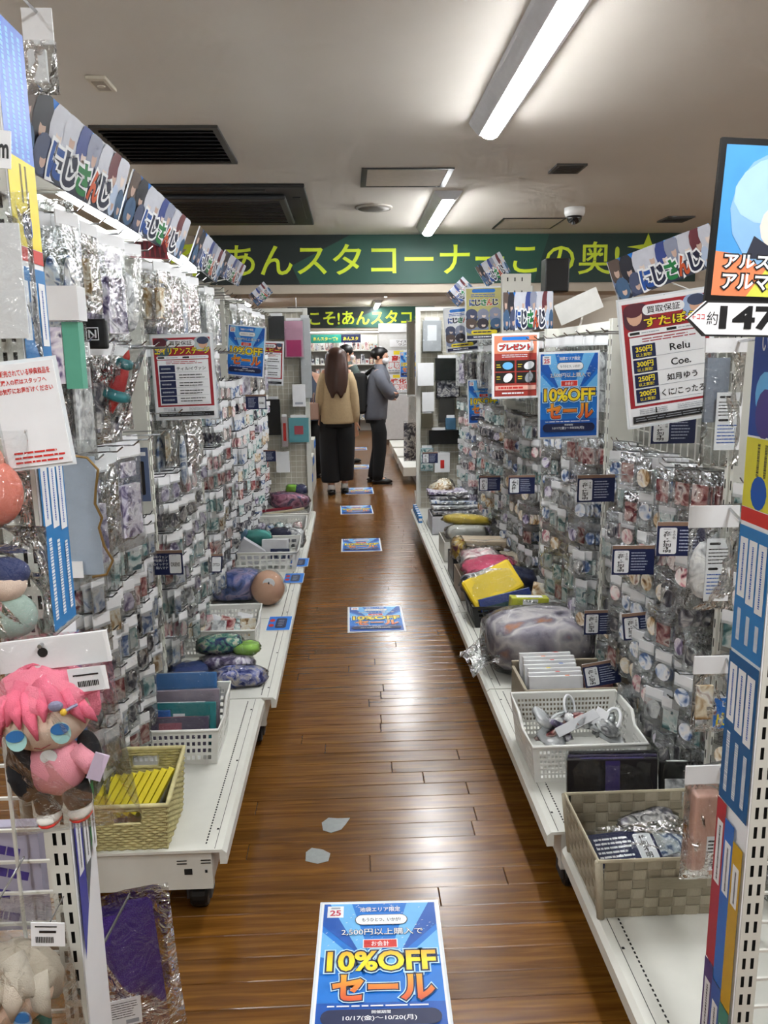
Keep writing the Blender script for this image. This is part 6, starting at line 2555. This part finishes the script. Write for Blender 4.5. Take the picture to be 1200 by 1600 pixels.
# --- woman seen from behind
arms = [((-.13, 0, 1.30), (-.165, -.01, 1.04), (-.175, .06, .88)), ((.13, 0, 1.30), (.17, -.02, 1.03), (.185, .0, .78))]
legs = [((-.085, 0, .86), (-.09, .02, .47), (-.085, -.03, .075)), ((.085, 0, .86), (.085, .03, .47), (.06, .07, .075))]
e, k = person((-.125, 8.27, 0), 0, 'person with long brown hair in cream cardigan seen from behind', 0, arms, legs, headturn=.55)
KNIT = mat('cream_knit', '#b5a07d', .9, var=.08, vs=50, bump=.25, bs=250)
loft([(0, 0, .775 * k, .175, .135), (0, 0, .80 * k, .182, .14), (0, 0, .95 * k, .175, .135), (0, 0, 1.12 * k, .162, .125), (0, 0, 1.24 * k, .155, .112), (0, 0, 1.31 * k, .13, .09), (0, .0, 1.35 * k, .075, .07), (0, .0, 1.375 * k, .06, .06)], 22).build('cardigan', KNIT, e, smooth=True)
tubes(e, 'sleeve', KNIT, [([(-.11, 0, 1.295), (-.145, 0, 1.2), (-.17, -.01, 1.04), (-.18, .04, .92), (-.178, .055, .885)], [.065, .068, .065, .055, .042]),
                          ([(.11, 0, 1.295), (.145, 0, 1.2), (.172, -.02, 1.03), (.187, -.01, .86), (.186, 0, .79)], [.065, .068, .065, .055, .042])], 14, k)
BLKC = mat('black_cloth', '#0c0c0e', .9, var=.15)
loft([(0, 0, .74 * k, .175, .13), (0, 0, .84 * k, .17, .125), (0, 0, .95 * k, .15, .11)], 20).build('waistband', BLKC, e, smooth=True)
tubes(e, 'trouser_leg', BLKC, [([(-.085, 0, .86), (-.095, .01, .6), (-.095, .01, .4), (-.09, -.02, .16), (-.09, -.02, .14)], [.10, .105, .105, .10, .095]),
                               ([(.085, 0, .86), (.08, .015, .6), (.075, .03, .4), (.065, .06, .17), (.065, .06, .15)], [.10, .105, .10, .095, .09])], 16, k)
tubes(e, 'sock', mat('sock_white', '#c9c7c2', .9), [([(-.085, -.03, .055), (-.085, -.03, .11)], [.038, .04]), ([(.06, .07, .055), (.06, .07, .11)], [.038, .04])], 12, k)
shoes(e, BLACK, [(-.085, -.03, 0), (.06, .07, 0)], k)
b = MB()
hx = .0


def hairfn(u, v):
    a = math.radians(-90 + (u - .5) * 255)
    if v < .38:
        t = v / .38 * PI * .52
        r, z = .098 * math.sin(t), 1.485 + .082 * math.cos(t)
    else:
        q = (v - .38) / .62
        r, z = .098 * (1 - .18 * q) + .018 * math.sin(PI * q), 1.475 - .40 * q + .03 * math.sin(9 * u * PI) * q
    r *= 1 + .05 * math.sin(23 * u + 4 * v)
    return (r * math.cos(a) * k * (1 + .15 * v), (r * 1.08 * math.sin(a) + .015 - .13 * max(0, v - .42)) * k, z * k)


b.surf(hairfn, 30, 18)
solid(b.build('long_hair', HAIRBR, e, smooth=True), .018)
# handbag on her left arm
o = empty('handbag', (-.385, 8.30, .80), 'dusty pink handbag hanging at the left of the cream cardigan', 'bag', rot=(0, 0, .2))
bevel(MB().b2(-.05, .05, -.11, .11, 0, .17).build('body', mat('bag_pink', '#b08f80', .5), o), .015, 3)
b = MB()
b.tube([(0, -.07, .165), (.01, -.05, .24), (.02, 0, .27), (.01, .05, .24), (0, .07, .165)], .006, 8)
b.build('handle', mat('bag_strap', '#8d6f62', .5), o, smooth=True)

# --- man with backpack, arms folded, facing right
arms = [((-.17, .04, 1.29), (-.19, .20, 1.03), (-.03, .21, 1.05)), ((.17, .04, 1.29), (.19, .17, 1.05), (.02, .19, 1.01))]
legs = [((-.085, 0, .86), (-.085, .035, .47), (-.085, -.05, .075)), ((.085, 0, .86), (.085, .06, .47), (.08, .02, .075))]
e, k = person((.30, 8.97, 0), -PI / 2 - .1, 'person in grey shirt with black backpack, arms folded, facing right', 0, arms, legs, lean=(0, .05), headturn=.25)
SHIRT = mat('grey_shirt', '#5d6069', .85, var=.07, vs=30)
loft([(0, .0, .76 * k, .185, .125), (0, .0, .80 * k, .19, .13), (0, .01, .95 * k, .185, .13), (0, .03, 1.12 * k, .195, .13), (0, .045, 1.24 * k, .20, .125), (0, .05, 1.31 * k, .165, .095), (0, .055, 1.36 * k, .075, .07), (0, .06, 1.39 * k, .062, .062)], 22).build('shirt', SHIRT, e, smooth=True)
tubes(e, 'sleeve', SHIRT, [([(-.14, .045, 1.30), (-.19, .08, 1.2), (-.20, .20, 1.03), (-.13, .22, 1.035)], [.07, .072, .062, .05]), ([(.14, .045, 1.30), (.19, .08, 1.2), (.20, .17, 1.05), (.12, .19, 1.03)], [.07, .072, .062, .05])], 14, k)
loft([(0, 0, .72 * k, .15, .115), (0, 0, .82 * k, .15, .115), (0, 0, .93 * k, .14, .105)], 20).build('waistband', BLKC, e, smooth=True)
tubes(e, 'trouser_leg', BLKC, [([(-.085, 0, .86), (-.085, .03, .6), (-.085, .02, .4), (-.085, -.04, .12), (-.085, -.05, .06)], [.09, .085, .075, .065, .062]),
                               ([(.085, 0, .86), (.085, .05, .6), (.085, .05, .4), (.08, .02, .12), (.08, .02, .06)], [.09, .085, .075, .065, .062])], 16, k)
shoes(e, BLACK, [(-.085, -.05, 0), (.08, .02, 0)], k)
MB().ell((0, .052 * k, 1.512 * k), (.088, .100, .075), 18, 12, warp=lambda p: (1 + .04 * math.sin(11 * p.x + 7 * p.y)) * (1 if p.y < .55 or p.z > .2 else .8)).build('short_hair', HAIRB, e, smooth=True)
bp_ = empty('backpack', Vector((.30, 8.97, .80)) + Vector((-.165, .01, 0)), 'black backpack with lime tag on the back of the grey shirt', 'backpack', rot=(0, -.05, -PI / 2 - .1))
bevel(MB().b2(-.14, .14, -.085, .07, 0, .46).build('body', mat('backpack_black', '#0f1011', .7), bp_), .045, 4)
bevel(MB().b2(-.11, .11, -.12, -.08, .05, .26).build('pocket', mat('backpack_pocket', '#141516', .7), bp_), .02, 3)
MB().box((-.141, -.02, .22), (.004, .06, .05)).build('lime_tag', mat('lime_tag', '#7cc02e', .6), bp_)
for sx in (-1, 1):
    MB().tube([(sx * .09, .06, .44), (sx * .10, .15, .52), (sx * .10, .27, .42), (sx * .11, .22, .2), (sx * .11, .06, .08)], .016, 8).build('strap', MATS['backpack_black'], bp_, smooth=True)
MB().tube([(-.12, -.03, .02), (-.122, -.03, -.1), (-.12, -.035, -.19)], .007, 6).build('hanging_strap', MATS['backpack_black'], bp_)

# --- person bending at the far left, and one behind
arms = [((-.16, .06, 1.28), (-.19, .16, 1.04), (-.12, .32, .98)), ((.16, .06, 1.28), (.19, .16, 1.04), (.12, .32, .98))]
legs = [((-.085, 0, .86), (-.085, .02, .47), (-.085, -.02, .075)), ((.085, 0, .86), (.085, .02, .47), (.085, 0, .075))]
e, k = person((-.47, 9.45, 0), .6, 'person with black hair looking down at the far left shelf', 0, arms, legs, lean=(0, .1), H=1.52)
GRYC = mat('dusk_cloth', '#3d4658', .85)
loft([(0, .0, .74 * k, .18, .125), (0, .02, .95 * k, .18, .13), (0, .07, 1.15 * k, .19, .125), (0, .1, 1.28 * k, .17, .10), (0, .1, 1.37 * k, .07, .07)], 20).build('jacket', GRYC, e, smooth=True)
tubes(e, 'sleeve', GRYC, [([(-.13, .08, 1.29), (-.18, .11, 1.18), (-.195, .16, 1.04), (-.14, .29, .985)], [.07, .07, .06, .045]), ([(.13, .08, 1.29), (.18, .11, 1.18), (.195, .16, 1.04), (.14, .29, .985)], [.07, .07, .06, .045])], 12, k)
tubes(e, 'trouser_leg', BLKC, [([(-.085, 0, .9), (-.09, .02, .47), (-.085, -.02, .06)], [.105, .08, .065]), ([(.085, 0, .9), (.09, .02, .47), (.085, 0, .06)], [.105, .08, .065])], 14, k)
shoes(e, BLACK, [(-.085, -.02, 0), (.085, 0, 0)], k)
MB().ell((0, .10 * k, 1.515 * k), (.092, .10, .08), 18, 12).build('short_hair', HAIRB, e, smooth=True)
e, k = person((-.03, 10.9, 0), -1.4, 'dark haired masked person half hidden behind the cream cardigan', 0, arms, legs, H=1.62)
loft([(0, .0, .74 * k, .18, .125), (0, .0, .95 * k, .18, .13), (0, .0, 1.15 * k, .19, .125), (0, .0, 1.28 * k, .17, .10), (0, .0, 1.37 * k, .07, .07)], 20).build('jacket', mat('teal_grey_cloth', '#46534f', .85), e, smooth=True)
tubes(e, 'sleeve', MATS['teal_grey_cloth'], [([(-.13, .06, 1.29), (-.18, .1, 1.18), (-.195, .16, 1.04), (-.14, .29, .985)], [.07, .07, .06, .045]), ([(.13, .06, 1.29), (.18, .1, 1.18), (.195, .16, 1.04), (.14, .29, .985)], [.07, .07, .06, .045])], 12, k)
tubes(e, 'trouser_leg', BLKC, [([(-.085, 0, .9), (-.09, .02, .47), (-.085, -.02, .06)], [.105, .08, .065]), ([(.085, 0, .9), (.09, .02, .47), (.085, 0, .06)], [.105, .08, .065])], 14, k)
shoes(e, BLACK, [(-.085, -.02, 0), (.085, 0, 0)], k)
MB().ell((0, .0, 1.515 * k), (.092, .10, .085), 18, 12).build('short_hair', HAIRB, e, smooth=True)

# ================================================================== the room beyond the banner
# stepped shelf with blue price cards at the left
e = empty('step_shelf', (-.62, 8.2, 0), 'white stepped display shelf with blue price cards beyond the left end panel', 'shelf')
for i in range(4):
    b = MB()
    b.b2(-.22, .22, -.75 + .42 * i, -.37 + .42 * i, 0, .12 + .14 * i)
    st = bevel(b.build('step', SHELFW, e), .004)
    for j in range(2):
        MB().box((.222, -.66 + .42 * i + .19 * j, .06 + .14 * i), (.004, .14, .075)).build('price_card', BLUEP, st)
        MB().box((-.1 + .2 * j, -.752 + .42 * i, .06 + .12 * i), (.14, .004, .06)).build('price_card', BLUEP, st)
bundle('clear_tub', (-.50, 7.62, .20), (.10, .08, .07), ARTS[6], 'clear round tub of goods on the stepped shelf', 'tub', seed=140)
pack('coral_shirt_pack', (-.56, 8.9, 1.42), (.12, .03, .22), (0, 0, 0), mat('coral_cloth', '#d9705c', .7), 'coral shirt hanging at the far left behind the end panel', 'shirt')
rod(COL.objects[-1] if False else [q for q in COL.objects if q.name == 'coral_shirt_pack'][0], (-.56, 8.9, 1.53), (-.56, 8.9, CEIL), .003)
# far rack
def rack(x0, x1, y, label, seed, rows=6, z0=.25):
    e = empty('display_rack', ((x0 + x1) / 2, y, 0), label, 'display rack')
    b = MB()
    b.b2(x0, x1, y + .12, y + .16, 0, 1.9)
    kid(b, 'back_panel', mat('rack_back', '#c9c9c4', .5), e)
    for x in (x0, x1):
        b = MB()
        b.b2(x - .02, x + .02, y - .2, y + .12, 0, 1.9)
        kid(b, 'side_panel', SHELFW, e)
    for r in range(rows):
        b = MB()
        b.b2(x0 + .02, x1 - .02, y - .2, y + .12, z0 + .27 * r - .02, z0 + .27 * r)
        kid(b, 'shelf_board', SHELFW, e)
    return e


rk2 = random.Random(9)
for (x0, x1, y, lab, tag_) in [(-.20, .60, 15.9, 'white rack of small figures under the distant banner, right part', 'right far rack'), (-1.15, -.26, 15.9, 'white rack of small figures under the distant banner, left part', 'left far rack')]:
    rack(x0, x1, y, lab, 1)
    for r in range(6):
        n = 9
        for i in range(n):
            hh = rk2.uniform(.10, .2)
            x = x0 + .06 + (x1 - x0 - .12) * i / (n - 1)
            o = empty('boxed_figure', (x, y - .12, .25 + .27 * r), f'small boxed figure, {ORD[i]} from left on shelf {r + 1} of the {tag_}' if False else f'tiny boxed figure, {ORD[i]} from left, {ORD[r]} shelf up, {tag_}', 'figure', 'boxed figures on the far racks')
            MB().b2(-.035, .035, -.03, .03, 0, hh).build('box', [CARD, ARTS[0], ARTS[1], ARTS[4], CARD, ARTS[6], ARTS[7], ARTS[3]][rk2.randrange(8)], o)
            MB().b2(-.022, .022, -.0312, -.0302, .02, hh - .03).build('window_print', ARTS[rk2.randrange(8)], o)
# small green shelf banner and blue strip over the far rack
p = Print(1.0, .16, .003)
p.rect(0, 0, .62, 1, mat('emerald_print', '#1d8a78', .5))
p.rect(.62, 0, 1, 1, NAVY)
p.text('あんスターズ!!', .08, .3, .55, .72, YEL, .02)
p.text('あんスタ', .66, .3, .95, .72, YEL, .02)
o = p.sheet('shelf_banner', Matrix(((1, 0, 0, -.25), (0, 0, -1, 15.6), (0, 1, 0, 1.82), (0, 0, 0, 1))), PAPER, .003, 'small green and navy shelf banner above the far rack', 'banner')
rod(o, (-.25, 15.6, 1.86), (-.25, 16.05, 1.88), .006)
b = MB()
b.b2(-.9, .6, 15.35, 15.39, 1.94, 2.04)
o = b.build('shelf_light', SHELFW, label='white light box with navy strip below the distant banner', cat='light box')
MB().b2(-.9, .6, 15.345, 15.35, 1.99, 2.04).build('navy_strip', NAVY, o)
MB().b2(-.9, .6, 15.36, 15.38, 1.925, 1.94).build('light_tube', LEDM, o)
rod(o, (-.2, 15.37, 2.03), (-.2, 15.37, CEIL), .006)
# white counter panel with buy-back posters at the right
e = empty('counter_panel', (1.2, 13.5, 0), 'white counter and panel board with red posters beyond the right end', 'counter')
bevel(MB().b2(-.68, .8, -.1, .5, .06, .82).build('counter', mat('counter_white', '#c9c9c9', .5), e), .006)
MB().b2(-.66, .8, -.06, .5, 0, .06).build('kick_plate', mat('kick_dark', '#5a5148', .6), e)
MB().b2(-.68, .8, .0, .04, .82, 2.0).build('board', mat('board_white', '#d3d3d0', .5), e)
MB().b2(-.68, .25, -.02, -.002, 1.86, 2.0).build('header_board', PAPER, e)


def small_sheet(x0, x1, z0, z1, y, draw, label, name='notice_poster'):
    p = Print(x1 - x0, z1 - z0, .002)
    draw(p)
    return p.sheet(name, Matrix(((1, 0, 0, (x0 + x1) / 2), (0, 0, -1, y), (0, 1, 0, (z0 + z1) / 2), (0, 0, 0, 1))), PAPER, .003, label, 'poster')


def buy(p, a):
    p.rect(.28, .02, .72, .2, YEL)
    p.text(a, .2, .24, .8, .5, BRED, .03)
    p.text('買取中!!', .08, .55, .92, .82, PAPER, .03, outline=[(.12, BRED)])
    p.lines(.05, .88, .95, .98, 1, GREYP, 3, .6)


small_sheet(.66, 1.04, 1.20, 1.56, 13.46, lambda p: buy(p, '高価'), 'upper white poster with red buy-back lettering on the far panel')
small_sheet(.63, 1.06, .86, 1.16, 13.46, lambda p: buy(p, '強化'), 'lower white poster with red buy-back lettering on the far panel')
small_sheet(.70, 1.08, 1.62, 1.74, 13.44, lambda p: (p.text('ツイステ', .3, .15, .9, .48, INK, .02), p.text('ワンダ', .4, .55, .9, .88, INK, .02)), 'white strip sign with black lettering on the far panel')
Ms = Matrix(((1, 0, 0, 1.02), (0, 0, -1, 13.40), (0, 1, 0, 1.32), (0, 0, 0, 1)))
o = sale(Ms, 'blue sale poster on the far white panel behind the grey shirt')
rod(o, (1.02, 13.41, 1.5), (1.02, 13.5, 1.5), .004)
# goods behind the right end panel
for i, (px, py, wp, hp, y, m, lab) in enumerate([(642, 560, 12, 110, 7.0, mat('frosted_pack', '#8f8a80', .3), 'tall frosted package hanging behind the right end panel'), (641, 690, 20, 60, 7.05, ARTS[2], 'dark wrapped bag hanging behind the right end panel'), (645, 640, 14, 40, 7.0, CARD, 'white package hanging behind the right end panel')]):
    c = at(px, py, 'y', y)
    o = pack('wrapped_package', c, (wp / FPX * y, .04, hp / FPX * y), (0, 0, 0), m, lab, 'package', None, True)
    rod(o, c + Vector((0, 0, hp / FPX * y / 2 - .005)), (.60, 6.45, c.z + hp / FPX * y / 2), .003)
basket(.58, .86, 6.75, 7.05, 0, .2, .22, 'white plastic basket on the floor behind the right end panel', 10, 6)
for i in range(3):
    b = MB()
    b.b2(.60, 1.3, 8.8 + 1.1 * i, 9.7 + 1.1 * i, .1, .2)
    b.b2(.75, 1.3, 8.8 + 1.1 * i, 9.7 + 1.1 * i, 0, .1)
    o = b.build('low_shelf', SHELFW, label=f'low white base shelf on the right beyond the banner, {ORD[i]} from the viewer', cat='shelf')
